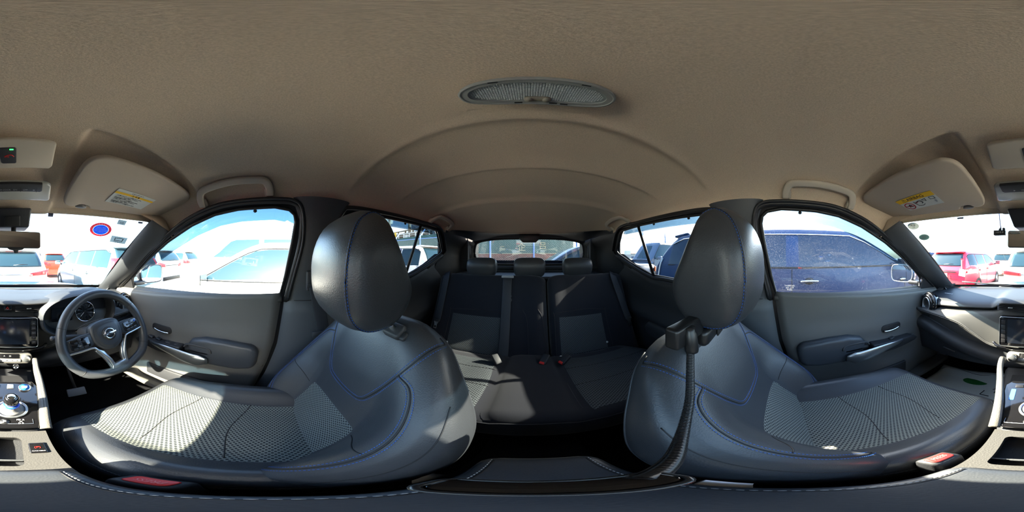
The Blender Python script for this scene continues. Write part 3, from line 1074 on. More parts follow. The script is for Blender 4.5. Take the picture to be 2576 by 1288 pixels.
# rear cushion: one long body, centre plain cloth, mesh panels both sides
def rc_b(t, a):
    x = t * .615
    g = exp(-((x - .125) / .012) ** 2)
    return -.010 * g + .012 * ss(.13, .05, x) + .02 * ss(.9, 1, t) * 0 - .008 * ss(.18, .3, x) * ss(.55, .45, x) * ss(.4, .2, a)
RC = Body((0, -.815, .640), (0, 1, .05), (0, -.05, 1), 0, .485, lambda a: slerp([(0, .50), (.1, .57), (.2, .605), (.48, .61)], a), lambda a: .07, rc_b, e0=.04, e1=.05, ex=.22, ey=.4)
rcm = RC.build('cushion', CLOTH, bench, nu=120, nv=44)
RC.patch('mesh_panel', NET2, bench, lambda a: .142 - .02 * ss(.1, .48, a), lambda a: .56, .055, .465, 36, 36, lift=.002, label='grey mesh cloth panel of the rear cushion, sunlit')
RC.patch('mesh_panel', NET2, bench, lambda a: -.56, lambda a: -.120 + .0 * a, .055, .465, 36, 36, lift=.002, label='grey mesh cloth panel of the rear cushion, in shade')
for yy in (.17, .30):
    for sg in (1, -1):
        L = RC.line([(sg * .14, yy), (sg * .35, yy - .012), (sg * .55, yy)], 24)
        tube('crease', [p + n * .002 for p, n in L], .0016, BLK, rcm, n=6)
L = RC.line([(-.60, .478), (-.3, .480), (0, .480), (.3, .480), (.60, .478)], 60)
tube('piping', [p + Vector((0, .004, -.003)) for p, n in L], .0025, CLOTH, rcm, n=6)
slab('printed_label', rrect(.010, .034, .003), .0006, frame(b60.front(-.135, .385) + RN * .001, (-1, 0, 0), RA), CLOTH, p60)
lM = frame(b60.front(-.135, .385) + RN * .0025, (-1, 0, 0), RA)
text('13\nA\n\u2298', .012, lM, GREYPRINT, p60, label='small white print running down the backrest edge')

def rear_headrest(x, lab):
    r = thing('rear_headrest', lab, 'headrest', (x, -1.05, 1.05), group='headrests on the rear bench')
    prof = [(-1.010, 1.070), (-.992, 1.11), (-.990, 1.15), (-1.006, 1.182), (-1.035, 1.190), (-1.07, 1.180), (-1.088, 1.14), (-1.075, 1.09), (-1.045, 1.062)]
    pc2 = crv([(0, y, z) for y, z in prof], 32, True)
    c = Vector((0, -1.04, 1.125))
    def f(u, v):
        th = (v - .5) * pi * .999
        t = math.copysign(abs(sin(th)) ** .45, sin(th))
        e = abs(cos(th)) ** .42
        p = pc2[int(round(u * 32)) % 32]
        q = c + (p - c) * e
        return Vector((x + t * .100 * (1 - .06 * ss(1.12, 1.06, q.z)), q.y, q.z))
    grid('cushion', f, 32, 27, LEA, r, cu=True, us=[i / 32 for i in range(32)], caps=True)
    for sg in (1, -1):
        tube('headrest_post', [(x + sg * .05, -1.045, 1.035), (x + sg * .05, -1.045, 1.085)], .005, SILV, r, n=8)
    return r
rear_headrest(.313, "rear headrest on the driver's side, beside the centre belt, wholly in shade")
rear_headrest(.002, 'middle headrest of the rear bench')
rear_headrest(-.313, "rear headrest on the passenger side with a sunlit corner")

# ------------------------------------------------------------------ seat belts
WEB = mat('belt_webbing', (.018, .020, .026), .6, bump=('noise', 900, .0004))
def strap(name, pts, parent, w=.024, up=(0, 0, 1), seg=24, m=None):
    return tube(name, pts, 1.0, m or WEB, parent, n=8, seg=seg, flat=(w, .0012), up=up)
def tongue(M, parent):
    slab('tongue', [(-.014, .028), (.014, .028), (.016, .010), (.010, -.004), (.0095, -.032), (-.0095, -.032), (-.010, -.004), (-.016, .010)], .0022, M, CHROME, parent, holes=[rrect(.010, .012, .002, cy=-.020)], label='chrome belt tongue')
    slab('tongue_cover', rrect(.040, .016, .004, cy=.022), .007, M @ Matrix.Translation((0, 0, -.0025)), PLAS2, parent, bev=.002)
for s, lab in ((1, "black seat belt on the pillar behind the driver's door window"), (-1, "black seat belt on the pillar behind the passenger's door window")):
    t = thing('front_seat_belt', lab, 'seat belt', (s * .63, -.14, .5), group='front seat belts')
    box('height_adjuster', (.016, .045, .080), (s * (px_(1.12) - .048), -.150, 1.105), PLAS, t, bev=.008, seg=3)
    slab('belt_guide', rrect(.058, .026, .010), .010, frame((s * (px_(1.1) - .066), -.158, 1.085), (0, 1, 0), (0, 0, 1)), PLAS2, t, bev=.003)
    strap('webbing', [(s * .602, -.160, 1.085), (s * .603, -.185, .95), (s * .604, -.205, .80), (s * .604, -.215, .52)], t, up=(s, 0, 0))
    box('belt_stop', (.014, .050, .026), (s * .596, -.172, .885), PLAS, t, bev=.004)
# centre belt hanging down the wide backrest
t = thing('center_seat_belt', 'centre rear belt hanging down the wide backrest from its top slot', 'seat belt', (.13, -1.0, 1.05))
P = [b60.front(-.112, a) + RN * .006 for a in (.50, .42, .34, .26, .18, .10, .03)]
strap('webbing', [P[0] + Vector((0, -.03, .012))] + P, t, w=.027, up=tuple(RN))
box('belt_slot', (.075, .030, .014), b60.front(-.112, .505) + Vector((0, -.012, .012)), GREYPRINT, t, bev=.004)
e = P[-1]
tongue(frame(e + Vector((0, .012, -.015)), (-1, 0, 0), (0, -.6, .8)), t)
# outer rear belts
for s, lab in ((-1, 'rear belt with a chrome tongue running down beside the narrow backrest'), (1, "rear belt running down beside the wide backrest, behind the driver's seat")):
    t = thing('rear_seat_belt', lab, 'seat belt', (s * .56, -1.0, 1.05), group='outer rear seat belts')
    bd = b40 if s < 0 else b60
    xx = -.185 if s < 0 else .290
    P = [bd.front(xx + (0 if s > 0 else -.012 * k), a) + RN * .005 for k, a in enumerate((.50, .40, .30, .20))]
    strap('webbing', [P[0] + Vector((s * .02, -.05, .02))] + P, t, up=tuple(RN))
    tongue(frame(P[-1] + Vector((0, .01, -.02)), (-1, 0, 0), RA), t)
# buckles in the fold of the rear bench
def buckle(x, y, lab, ang, red=True, tilt=.5, grp='buckles in the fold of the rear bench'):
    M = Matrix.Translation((x, y, .672)) @ Matrix.Rotation(radians(ang), 4, 'Z') @ Matrix.Rotation(radians(-35), 4, 'X')
    t = thing('belt_buckle', lab, 'belt buckle', (x, y, .66), group=grp)
    box('housing', (.034, .060, .020), M, PLAS2, t, bev=.006, seg=3)
    if red:
        box('release_button', (.024, .014, .016), M @ Matrix.Translation((0, .026, .004)), REDM, t, bev=.003, label='red release button')
buckle(.150, -.705, 'black belt buckle at the foot of the centre rear belt', 40, red=False)
buckle(-.062, -.715, 'red-buttoned rear belt buckle, the one nearer the middle of the bench', -35)
buckle(-.150, -.700, 'red-buttoned rear belt buckle nearer the narrow backrest mesh panel', -60)
# front buckles beside the centre armrest
def front_buckle(s, x, y, z, lab):
    t = thing('belt_buckle', lab, 'belt buckle', (x, y, z - .05))
    M = Matrix.Translation((x, y, z)) @ Matrix.Rotation(radians(-12), 4, 'X') @ Matrix.Rotation(radians(s * 14), 4, 'Y')
    box('housing', (.030, .052, .085), M @ Matrix.Translation((0, 0, -.03)), PLAS2, t, bev=.008, seg=3)
    slab('release_button', rrect(.018, .036, .005), .004, M @ Matrix.Translation((0, 0, .0115)), REDM, t, bev=.0015, label='red release button')
    text('PRESS', .0095, M @ Matrix.Translation((0, 0, .0157)) @ Matrix.Rotation(pi / 2, 4, 'Z'), mat('pale_red', (.75, .2, .18), .6), t)
front_buckle(1, .076, .060, .705, "red-buttoned buckle of the driver's belt beside the armrest")
front_buckle(-1, -.082, .135, .700, "red-buttoned buckle of the front passenger's belt beside the armrest")
# ------------------------------------------------------------------ dashboard
dash = thing('dashboard', 'charcoal dashboard with leather trim band, centre vents and round side vents', 'dashboard', (0, .85, .75))
XC = -.024
def zs_(x):      # stitched line height
    a = abs(x - XC)
    return slerp([(0, .742), (.15, .744), (.20, .756), (.26, .795), (.34, .842), (.42, .860), (.56, .872), (.70, .876)], a)
def zg_(x):
    a = abs(x - XC)
    return slerp([(0, .690), (.16, .696), (.36, .748), (.56, .812), (.70, .835)], a)
def hood(x):
    return ss(-.215, -.150, x) * ss(.62, .50, x)
def lip(x):
    c = hood(x)
    return (.745 - .055 * c + .02 * ss(.55, .66, abs(x)), .958 - .085 * max(0, abs(x) - .18) * (1 - c) + c * (.042 + .022 * exp(-((x - .31) / .13) ** 2)))
WB = lambda x: 1.165 - .150 * min(1, abs(x) / .605) ** 2.2
def dtop(u, v):
    x = (2 * u - 1) * .675
    ly, lz = lip(x)
    y = ly + (WB(x) - ly) * v
    z = lz + (.968 - lz) * v ** 1.2 + .020 * sin(pi * v ** .6) * (1 - hood(x) * .7)
    if v < .05: z -= .010 * (1 - v / .05) ** 2
    return Vector((x, y, z))
def cl(a, n=121): return [a(i / (n - 1)) for i in range(n)]
grid('top_pad', dtop, 121, 25, PAD, dash, vs=[0, .008, .02, .04, .08] + [.13 + .87 * i / 19 for i in range(20)])
def rows(x):
    ly, lz = lip(x)
    zs, zg = zs_(x), zg_(x)
    c = hood(x)
    return [(ly, lz - .010), (ly + .004, lz - .018), (ly + .035 + .02 * c, lz - .022), (ly + .030 + .02 * c, lz - .030 - .03 * c),
            (.742, min(lz - .036 - .045 * c, .935)), (.726, (lz - .05 + zs) / 2 + .01 - .012 * c), (.716, zs + .010), (.712, zs), (.717, zs - .010), (.735, (zs + zg) / 2), (.752, zg + .004), (.758, zg)]
def band(fn, i0, i1, sub=4):
    out = []
    def f(u, v):
        x = (2 * u - 1) * .665
        R = fn(x)[i0:i1]
        P = [Vector((0, y, z)) for y, z in R]
        k = len(P) - 1
        t = v * k
        s = min(int(t), k - 1)
        t -= s
        a, b, c, d = P[max(s - 1, 0)], P[s], P[s + 1], P[min(s + 2, k)]
        q = .5 * ((2 * b) + (-a + c) * t + (2 * a - 5 * b + 4 * c - d) * t * t + (-a + 3 * b - 3 * c + d) * t ** 3)
        return Vector((x, q.y, q.z))
    return f, (i1 - i0 - 1) * sub + 1
f, n = band(rows, 0, 4)
grid('lip_underside', f, 121, n, BLK, dash)
f, n = band(rows, 3, 12)
TRIML = mat('trim_band_leather', (.062, .062, .060), .5, bump=('voronoi', 420, .0002))
tr = grid('leather_trim', f, 121, n, TRIML, dash, label='leather trim band with double white stitching')
for off in (.0045, -.0045):
    for sg in (1, -1):
        P = []
        for i in range(60):
            x = XC + sg * (.16 + .46 * i / 59)
            P.append((Vector((x, .7135 - .0015, zs_(x) + off)), Vector((0, -1, .1))))
        stitches('stitching', P, mat('white_thread', (.50, .50, .48), .7), tr, step=.0065, ln=.0045)
def rows2(x):
    zg = zg_(x)
    zb = .570 + .01 * ss(.3, .6, abs(x))
    return [(.762, zg - .002), (.735, zg - .006), (.712, zg - .022), (.706, zg - .048), (.716, zg - .078), (.722, zg - .082), (.722, zg - .086), (.735, (zg + zb) / 2 - .02), (.752, zb + .01), (.775, zb), (.95, zb - .02), (1.10, zb - .02)]
f, n = band(rows2, 0, 12, 3)
lowp = grid('glove_box_panel', f, 121, n, PLAS, dash)
tube('groove', [(x, rows2(x)[5][0] - .001, rows2(x)[5][1]) for x in [-.62 + .035 * i for i in range(14)]], .0016, BLK, lowp, n=6)
tube('glove_box_latch', [(-.47, .716, .662), (-.40, .714, .652)], .004, PLAS2, lowp, n=8)
text('AIRBAG', .016, frame((-.49, .80, .979), (1, 0, 0), (0, 1, .05)), GREYPRINT, dash)
tube('pad_joint', [(-.60, .93, .994), (-.35, .965, 1.004), (-.12, .975, 1.006), (.03, .93, 1.006), (.10, .93, 1.006), (.20, .90, 1.010), (.33, .87, 1.014)], .0016, BLK, dash, n=6, seg=50)
for k in range(4):
    box('defroster_slot', (.030, .004, .006), Matrix.Translation((-.600 + .006 * k, .885 - .014 * k, .985)) @ Matrix.Rotation(.5, 4, 'Z'), BLK, dash)

# centre vents under the hood
vz, vy = .968, .700
slab('vent_recess', rrect(.300, .036, .014), .02, frame((XC + .004, vy + .030, vz), (1, 0, 0), (0, 0, 1)), BLK, dash, bev=.003)
for cx in (-.115, .068):
    for k in range(4):
        box('vent_slat', (.118, .022, .0022), Matrix.Translation((cx, vy + .006, vz - .012 + .008 * k)) @ Matrix.Rotation(.25, 4, 'X'), PLAS2, dash)
    box('vent_tab', (.020, .008, .004), (cx, vy - .007, vz), SILV, dash, bev=.001, label='silver vent tab')
    for k in range(5):
        box('vane', (.0018, .012, .030), (cx - .05 + .025 * k, vy + .016, vz), PLAS2, dash)
slab('hazard_switch', rrect(.036, .024, .005), .008, frame((XC, vy - .003 + .012, vz), (1, 0, 0), (0, 0, 1)), PIANO, dash, bev=.002)
slab('hazard_triangle', [(-.007, -.005), (.007, -.005), (0, .007)], .0006, frame((XC, vy + .0005, vz), (1, 0, 0), (0, 0, 1)), REDM, dash, holes=[[(-.0045, -.0035), (.0045, -.0035), (0, .0042)]])

# round side vents
for s in (1, -1):
    M = frame((s * .606, .748, .905), (1, s * .30, 0), (0, .1, 1))
    v = lathe('side_vent', [(.064, -.045), (.066, -.01), (.060, .006), (.050, .012), (.046, .008)], M, PIANO, dash, n=40, label='glossy black vent housing')
    lathe('vent_ring', [(.046, .008), (.044, .0135), (.037, .0135), (.0345, .006), (.0345, -.01)], M, SILV, v, n=40, sx=.92)
    lathe('vent_disc', [(0, -.004), (.0345, -.004)], M, BLK, v, n=30, sx=.92)
    for k in range(6):
        w = 2 * sqrt(max(.0001, .031 ** 2 - (-.0225 + .009 * k) ** 2))
        box('vent_slat', (w, .0024, .008), M @ Matrix.Translation((0, -.0225 + .009 * k, .001)), PLAS2, v)
    tube('surround', [M @ Vector((.066 * cos(a), .066 * sin(a), -.012)) for a in [2 * pi * i / 40 for i in range(40)]], .011, PIANO, v, closed=True, n=8)

# head unit
hu = thing('head_unit', 'wide black touch screen unit with button columns in the dashboard', 'car stereo', (XC - .006, .68, .78))
HM = Matrix.Translation((XC - .004, .682, .853)) @ Matrix.Rotation(radians(90 - 4), 4, 'X')
slab('bezel', rrect(.266, .152, .012), .030, HM @ Matrix.Translation((0, 0, -.022)), PIANO, hu, bev=.003)
slab('screen', rrect(.192, .122, .003), .0012, HM @ Matrix.Translation((0, .004, .0082)), mat('dead_screen', (.010, .013, .020), .12, spec=.5), hu)
tube('bezel_edge', [HM @ Vector((x, y, .0085)) for x, y in rrect(.262, .148, .011)], .0012, SILV, hu, n=6, closed=True)
for sx in (-1, 1):
    for k in range(5):
        slab('unit_button', rrect(.018, .020, .002), .002, HM @ Matrix.Translation((sx * .114, -.046 + .0235 * k, .0082)), mat('button_black', (.018, .018, .020), .35), hu, bev=.0006)
for k, tt in enumerate(['MAP', 'AV', 'MENU', 'TUNE', 'VOL']):
    text(tt, .0055, HM @ Matrix.Translation((.114, -.046 + .0235 * k, .0105)), GREYPRINT, hu)
tube('lower_trim', [(XC - .17, .700, .775), (XC - .13, .684, .762), (XC, .678, .758), (XC + .13, .684, .762), (XC + .17, .700, .775)], .007, PIANO, dash, n=8, seg=30)

# climate panel
cp = thing('climate_panel', 'climate control panel with two round knobs under the screen', 'control panel', (XC, .66, .70))
CM = Matrix.Translation((XC, .678, .712)) @ Matrix.Rotation(radians(76), 4, 'X')
slab('panel', rrect(.208, .062, .026), .016, CM @ Matrix.Translation((0, 0, -.010)), mat('panel_silver', (.24, .23, .21), .4, metal=.3), cp, bev=.003)
slab('display', rrect(.100, .024, .003), .001, CM @ Matrix.Translation((0, .011, .0062)), PIANO, cp)
slab('key_strip', rrect(.112, .016, .003), .0016, CM @ Matrix.Translation((0, -.013, .0062)), GREYPRINT, cp, bev=.0005)
for k, tt in enumerate(['\u25bd', '\u25b3', 'A/C', '\u25bd', '\u25b3']):
    text(tt, .007, CM @ Matrix.Translation((-.042 + .021 * k, -.013, .0080)), INK, cp)
for sx in (-1, 1):
    kn = lathe('knob', [(.0195, 0), (.0200, .004), (.0175, .016), (.0150, .018)], CM @ Matrix.Translation((sx * .078, 0, .005)), SILV, cp, n=30, label='silver ringed knob')
    lathe('knob_face', [(.0152, .0178), (.012, .0165), (0, .0165)], CM @ Matrix.Translation((sx * .078, 0, .005)), PLAS, kn, n=24)
    text('AUTO' if sx > 0 else 'OFF', .0055, CM @ Matrix.Translation((sx * .078, 0, .0218)), GREYPRINT, kn)
for x in (-.012, .012):
    text('A' if x < 0 else '25', .010, CM @ Matrix.Translation((x, .011, .0074)), GREYPRINT, cp)

# centre console
con = thing('centre_console', 'centre console with gloss black shift panel, leather side rails and open tray', 'console', (XC * .5, .35, .45))
def cen(y): return slerp([(.0, .0), (.12, .001), (.26, -.001), (.40, -.006), (.55, -.022), (.70, -.024)], y)
def hwid(y): return slerp([(-.2, .055), (.0, .056), (.12, .056), (.20, .056), (.26, .058), (.40, .078), (.55, .098), (.70, .112)], y)
def ztop(y): return slerp([(-.2, .66), (.12, .690), (.20, .700), (.255, .712), (.30, .722), (.425, .745), (.455, .66), (.50, .63), (.70, .63)], y)
def cbody(u, v):
    y = -.16 + .86 * v
    c, w, z = cen(y), hwid(y), ztop(y) - .012
    pts = [(-w - .012, .32), (-w - .006, z - .10), (-w - .002, z - .02), (-w + .010, z), (w - .010, z), (w + .002, z - .02), (w + .006, z - .10), (w + .012, .32)]
    i = min(int(u * 7), 6)
    t = u * 7 - i
    a, b = pts[i], pts[i + 1]
    return Vector((c + a[0] + (b[0] - a[0]) * t, y, a[1] + (b[1] - a[1]) * t))
grid('body', cbody, 29, 40, PLAS2, con)
# piano black shift plate
PT = [(-.052, .262), (.050, .262), (.062, .30), (.070, .36), (.066, .425), (.055, .447), (-.062, .447), (-.078, .425), (-.076, .36), (-.062, .30)]
SM = frame((0, .26, .735), (1, 0, 0), (0, 1, .16))
slab('shift_plate', [(x, y - .26) for x, y in PT], .010, SM @ Matrix.Translation((0, 0, -.006)), PIANO, con, bev=.003)
def sp_(x, y, h=.0045): return SM @ Matrix.Translation((x, y - .26, h))
sh_ = thing('gear_selector', 'short gloss shift knob with a blue ring on the console', 'gear lever', (.003, .335, .75))
lathe('base_ring', [(.034, 0), (.034, .004), (.030, .006), (.0285, .002)], sp_(.003, .330), SILV, sh_, n=40)
lathe('boot', [(.029, .002), (.022, .006), (.014, .016), (.010, .030)], sp_(.003, .330), mat('boot_grey', (.20, .20, .20), .4), sh_, n=32)
lathe('blue_ring', [(.0150, .020), (.0175, .023), (.0172, .028), (.0150, .029)], sp_(.003, .334), mat('blue_ring', (.02, .10, .75), .2, coat=1), sh_, n=28, label='blue ring')
lathe('knob', [(.0140, .026), (.0168, .032), (.0185, .046), (.0175, .060), (.013, .067), (.005, .069), (0, .069)], sp_(.003, .338), PIANO, sh_, n=28, sx=.92, sy=1.05)
lathe('knob_cap', [(.0125, .0672), (.009, .0695), (0, .0702)], sp_(.003, .338), CHROME, sh_, n=24, sx=.9)
sb = lathe('start_button', [(.0165, 0), (.0165, .004), (.0145, .0055), (.0135, .004)], sp_(.034, .418), CHROME, con, n=30, label='chrome ringed start button')
lathe('button_face', [(.0135, .0042), (0, .0046)], sp_(.034, .418), mat('start_blue', (.02, .25, .75), .3), sb, n=24)
text('START\nSTOP', .0055, sp_(.034, .418, .0094), WHT, sb)
box('mode_switch', (.018, .020, .006), sp_(-.002, .424, .004), SILV, con, bev=.002)
box('mode_switch', (.022, .014, .005), sp_(-.040, .424, .004), mat('button_black', (.018, .018, .020), .35), con, bev=.002)
slab('eco_badge', rrect(.012, .046, .002), .0006, sp_(-.053, .385, .0045), mat('badge_blue', (.06, .22, .70), .4), con, label='blue panel on the shift plate')
tube('shift_line', [sp_(x, y, .0045).translation for x, y in [(-.050, .292), (-.050, .276), (.042, .276), (.042, .292)]], .0008, SILV, con, n=6)
text('P', .012, sp_(-.008, .283, .0052), WHT, con)
lathe('park_button', [(.0095, 0), (.0095, .0012), (0, .0014)], sp_(-.008, .283, .0040), mat('button_black', (.018, .018, .020), .35), con, n=24)
text('P\u25b6 R\n N\n D B', .0062, sp_(.020, .284, .0052), WHT, con)
# side rails
for s in (1, -1):
    P = [(cen(y) + s * (hwid(y) - .000 + .004), y, z) for y, z in [(.655, .700), (.60, .742), (.53, .752), (.45, .757), (.36, .752), (.29, .738), (.262, .726)]]
    r = tube('side_rail', P, 1.0, GREY, con, n=14, seg=40, flat=(.0105, .016), label='grey leather side rail')
    for g in (-.003, .003):
        Q = crv([(p[0] + g, p[1], p[2] + .0155) for p in P], 80)
        stitches('stitching', [(q, Vector((0, 0, 1))) for q in Q], mat('white_thread', (.50, .50, .48), .7), r)
lathe('power_socket', [(.013, 0), (.013, .004), (.010, .005), (.009, -.004), (0, -.006)], frame((.012, .662, .668), (1, 0, 0), (0, .45, 1)), CHROME, con, n=24)
box('storage_bin', (.15, .16, .01), (XC + .004, .55, .625), BLK, con)
# tray with bins
TG = mat('tray_plastic', (.05, .048, .045), .5, bump=('voronoi', 480, .0002))
def tray(u, v):
    y = .255 - .150 * v
    w = hwid(y) + .003
    t = 2 * u - 1
    return Vector((cen(y) + w * t, y, ztop(y) + .004 - .010 * abs(t) ** 6 - .0))
bmT = frame((0, .112, .695), (1, 0, 0), (0, 1, .14))
outl = [(-.058, 0), (.058, 0), (.059, .145), (-.060, .145)]
binh = rrect(.058, .094, .010, cx=-.009, cy=.078)
swh = rrect(.024, .034, .004, cx=.040, cy=.086)
slab('tray', outl, .012, bmT, TG, con, holes=[binh], bev=.0)
slab('tray_wall', rrect(.062, .098, .011, cx=-.009, cy=.078), .045, bmT @ Matrix.Translation((0, 0, -.040)), BLK, con, holes=[rrect(.058, .094, .010, cx=-.009, cy=.078)])
box('tray_floor', (.06, .10, .003), bmT @ Matrix.Translation((-.009, .078, -.030)), BLK, con)
box('tray_divider', (.058, .006, .020), bmT @ Matrix.Translation((-.009, .052, -.010)), PLAS, con, bev=.001)
box('tray_edge', (.058, .002, .002), bmT @ Matrix.Translation((-.009, .052, .001)), SILV, con)
pb = slab('parking_brake_switch', rrect(.022, .034, .003), .006, bmT @ Matrix.Translation((.0385, .088, .009)), PIANO, con, bev=.002, label='black parking brake switch with a red mark')
text('(P)', .0075, bmT @ Matrix.Translation((.0385, .090, .0156)), REDM, pb)
text('AUTO HOLD', .0028, bmT @ Matrix.Translation((.0385, .078, .0156)), WHT, pb)
# armrest box
ar = thing('armrest_console', 'dark leather armrest box with pale stitching, directly below the viewpoint', 'armrest', (0, -.02, .60))
B = Body((0, -.158, .752), (0, 1, 0), (0, 0, 1), 0, .278, lambda a: .056, lambda a: .024, lambda t, a: -.002 * t * t, e0=.03, e1=.03, ex=.22, ey=.38, p=3)
lid = B.build('lid', LEA2, ar, nu=64, nv=30)
for s in (1, -1):
    L = B.line([(s * .045, .012), (s * .047, .14), (s * .045, .268)], 60)
    stitches('stitching', [(p + Vector((0, 0, .0003)), n) for p, n in L], mat('white_thread', (.50, .50, .48), .7), lid)
    tube('seam', [p for p, n in B.line([(s * .0425, .012), (s * .0445, .14), (s * .0425, .268)], 40)], .0010, BLK, lid, n=6)
box('bin', (.104, .262, .10), (0, -.02, .655), PLAS2, ar, bev=.012)

# ------------------------------------------------------------------ instrument cluster
ic = thing('instrument_cluster', 'instrument cluster with a chrome-rimmed speedometer behind the steering wheel', 'instrument cluster', (.30, .70, .85))
IC = Vector((.300, .668, .922))
def rim(u, k, dy, dz=0):
    a = 2 * pi * u
    c_, s_ = cos(a), sin(a)
    x = .172 * math.copysign(abs(c_) ** .85, c_)
    z = .098 * math.copysign(abs(s_) ** .80, s_) + .012 * (c_) * .6
    return IC + Vector((x * k, dy + .10 * -z * .25 * 1, z * k + dz))
prof = [(1.22, .085), (1.15, .035), (1.08, .008), (1.02, -.004), (.985, .002), (.965, .020), (.94, .070)]
def icr(u, v):
    k, dy = lerp([(i / 6, p) for i, p in enumerate(prof)], v)
    return rim(u, k, dy)
grid('binnacle', icr, 64, 25, PAD, ic, cu=True, us=[i / 64 for i in range(64)])
grid('binnacle_liner', lambda u, v: rim(u, .962 - .03 * v, .018 + .055 * v), 64, 4, BLK, ic, cu=True, us=[i / 64 for i in range(64)])
grid('dial_plate', lambda u, v: IC + (rim(u, .94, .066) - IC) * 1.0 if v > .5 else IC + Vector((0, .066, 0)), 64, 2, mat('dial_black', (.012, .014, .018), .35), ic, cu=True, us=[i / 64 for i in range(64)])
GM = frame(IC + Vector((.036, .050, .000)), (1, 0, 0), (0, .22, 1))
lathe('gauge_ring', [(.050, -.010), (.052, .004), (.0495, .006), (.0475, .002), (.0475, -.01)], GM, CHROME, ic, n=48)
lathe('gauge_face', [(.048, -.0035), (0, -.0035)], GM, mat('gauge_black', (.014, .016, .020), .4), ic, n=48)
for k in range(10):
    a = radians(225 - 30 * k)
    text(str(k * 20), .0075, GM @ Matrix.Translation((.033 * cos(a), .033 * sin(a), -.0028)), GREYPRINT, ic, name='gauge_number')
    box('gauge_tick', (.006, .0012, .0004), GM @ Matrix.Translation((.0435 * cos(a), .0435 * sin(a), -.0030)) @ Matrix.Rotation(a, 4, 'Z'), WHT, ic)
box('needle', (.034, .0018, .0012), GM @ Matrix.Rotation(radians(225), 4, 'Z') @ Matrix.Translation((.015, 0, -.002)), WHT, ic)
lathe('needle_hub', [(.0065, -.004), (.006, .001), (0, .002)], GM, BLK, ic, n=16)
slab('info_display', rrect(.100, .070, .006), .002, frame(IC + Vector((-.078, .060, -.005)), (1, 0, 0), (0, .22, 1)), PIANO, ic)
text('6.2km', .009, frame(IC + Vector((-.060, .0565, -.030)), (1, 0, 0), (0, .22, 1)), GREYPRINT, ic)

# ------------------------------------------------------------------ steering wheel
WC = Vector((.318, .490, .897))
WR = radians(7)
wx, wy = Vector((1, 0, 0)), Vector((0, .423, .906))
wxr = wx * cos(WR) + wy * sin(WR)
wyr = wy * cos(WR) - wx * sin(WR)
WM = frame(WC, wxr, wyr)
def W(x, y, z=0): return WM @ Vector((x, y, z))
sw = thing('steering_wheel', 'black leather steering wheel with flat bottom, silver lower spoke and round badge', 'steering wheel', WC)
R = .1675
rp = []
for i in range(72):
    a = 2 * pi * i / 72
    x, y = R * sin(a), R * cos(a)
    if y < -.11:
        t = (-.11 - y) / (R - .11)
        y = -.11 - (R - .11) * (t * .72)
        x *= 1 + .10 * t * (1 - t) * 4 * .5
    rp.append(W(x, y, 0))
rimo = tube('rim', rp, .0172, LEA, sw, n=16, closed=True, up=tuple((WM.to_3x3() @ Vector((0, 0, 1)))))
for a in (62, -62, 128, -128):
    i = int((a % 360) / 5)
    p = rp[i % 72]
    q = rp[(i + 1) % 72]
    d = (q - p).normalized()
    c = p
    n0 = (WM.to_3x3() @ Vector((0, 0, 1)))
    b = d.cross(n0)
    tube('rim_joint', [c + (b * cos(t) + n0 * sin(t)) * .0172 for t in [2 * pi * k / 16 for k in range(16)]], .0010, BLK, rimo, n=5, closed=True)
for sg in (1, -1):
    P = []
    for k in range(60):
        a = radians(sg * (64 + 62 * k / 59))
        rr = R - .0172 * .86
        y = rr * cos(a)
        x = rr * sin(a)
        P.append((W(x, y, .009), (WM.to_3x3() @ Vector((-sin(a), -cos(a), .6))).normalized()))
    stitches('stitching', P, BLK, rimo, step=.006, ln=.004, r=.0011)
# airbag cover
cov = [(-.060, .044), (-.040, .058), (0, .063), (.040, .058), (.060, .044), (.064, .010), (.056, -.022), (.036, -.048), (0, -.060), (-.036, -.048), (-.056, -.022), (-.064, .010)]
cc = crv([(x, y, 0) for x, y in cov], 48, True)
def acov(u, v):
    p = cc[int(round(u * 48)) % 48]
    k, z = lerp([(0, (1.0, -.026)), (.25, (1.02, -.004)), (.45, (.97, .010)), (.62, (.86, .016)), (.66, (.80, .015)), (.72, (.74, .019)), (1, (.0, .023))], v)
    return W(p.x * k, p.y * k, z)
grid('airbag_cover', acov, 48, 26, LEA2, sw, cu=True, us=[i / 48 for i in range(48)])
# badge: ring crossed by a bar
lathe('badge_plate', [(.027, .020), (.0265, .0245), (0, .0262)], WM @ Matrix.Translation((0, .006, 0)), PLAS2, sw, n=32)
bdg = tube('badge', [W(.0185 * cos(a), .006 + .0185 * sin(a), .0265) for a in [2 * pi * i / 36 for i in range(36)]], .0024, CHROME, sw, n=8, closed=True, label='chrome ring badge')
box('badge_bar', (.052, .0105, .004), WM @ Matrix.Translation((0, .006, .0280)), CHROME, bdg, bev=.001)
text('NISSAN', .0098, WM @ Matrix.Translation((0, .006, .0302)), BLK, bdg, ext=.0003)
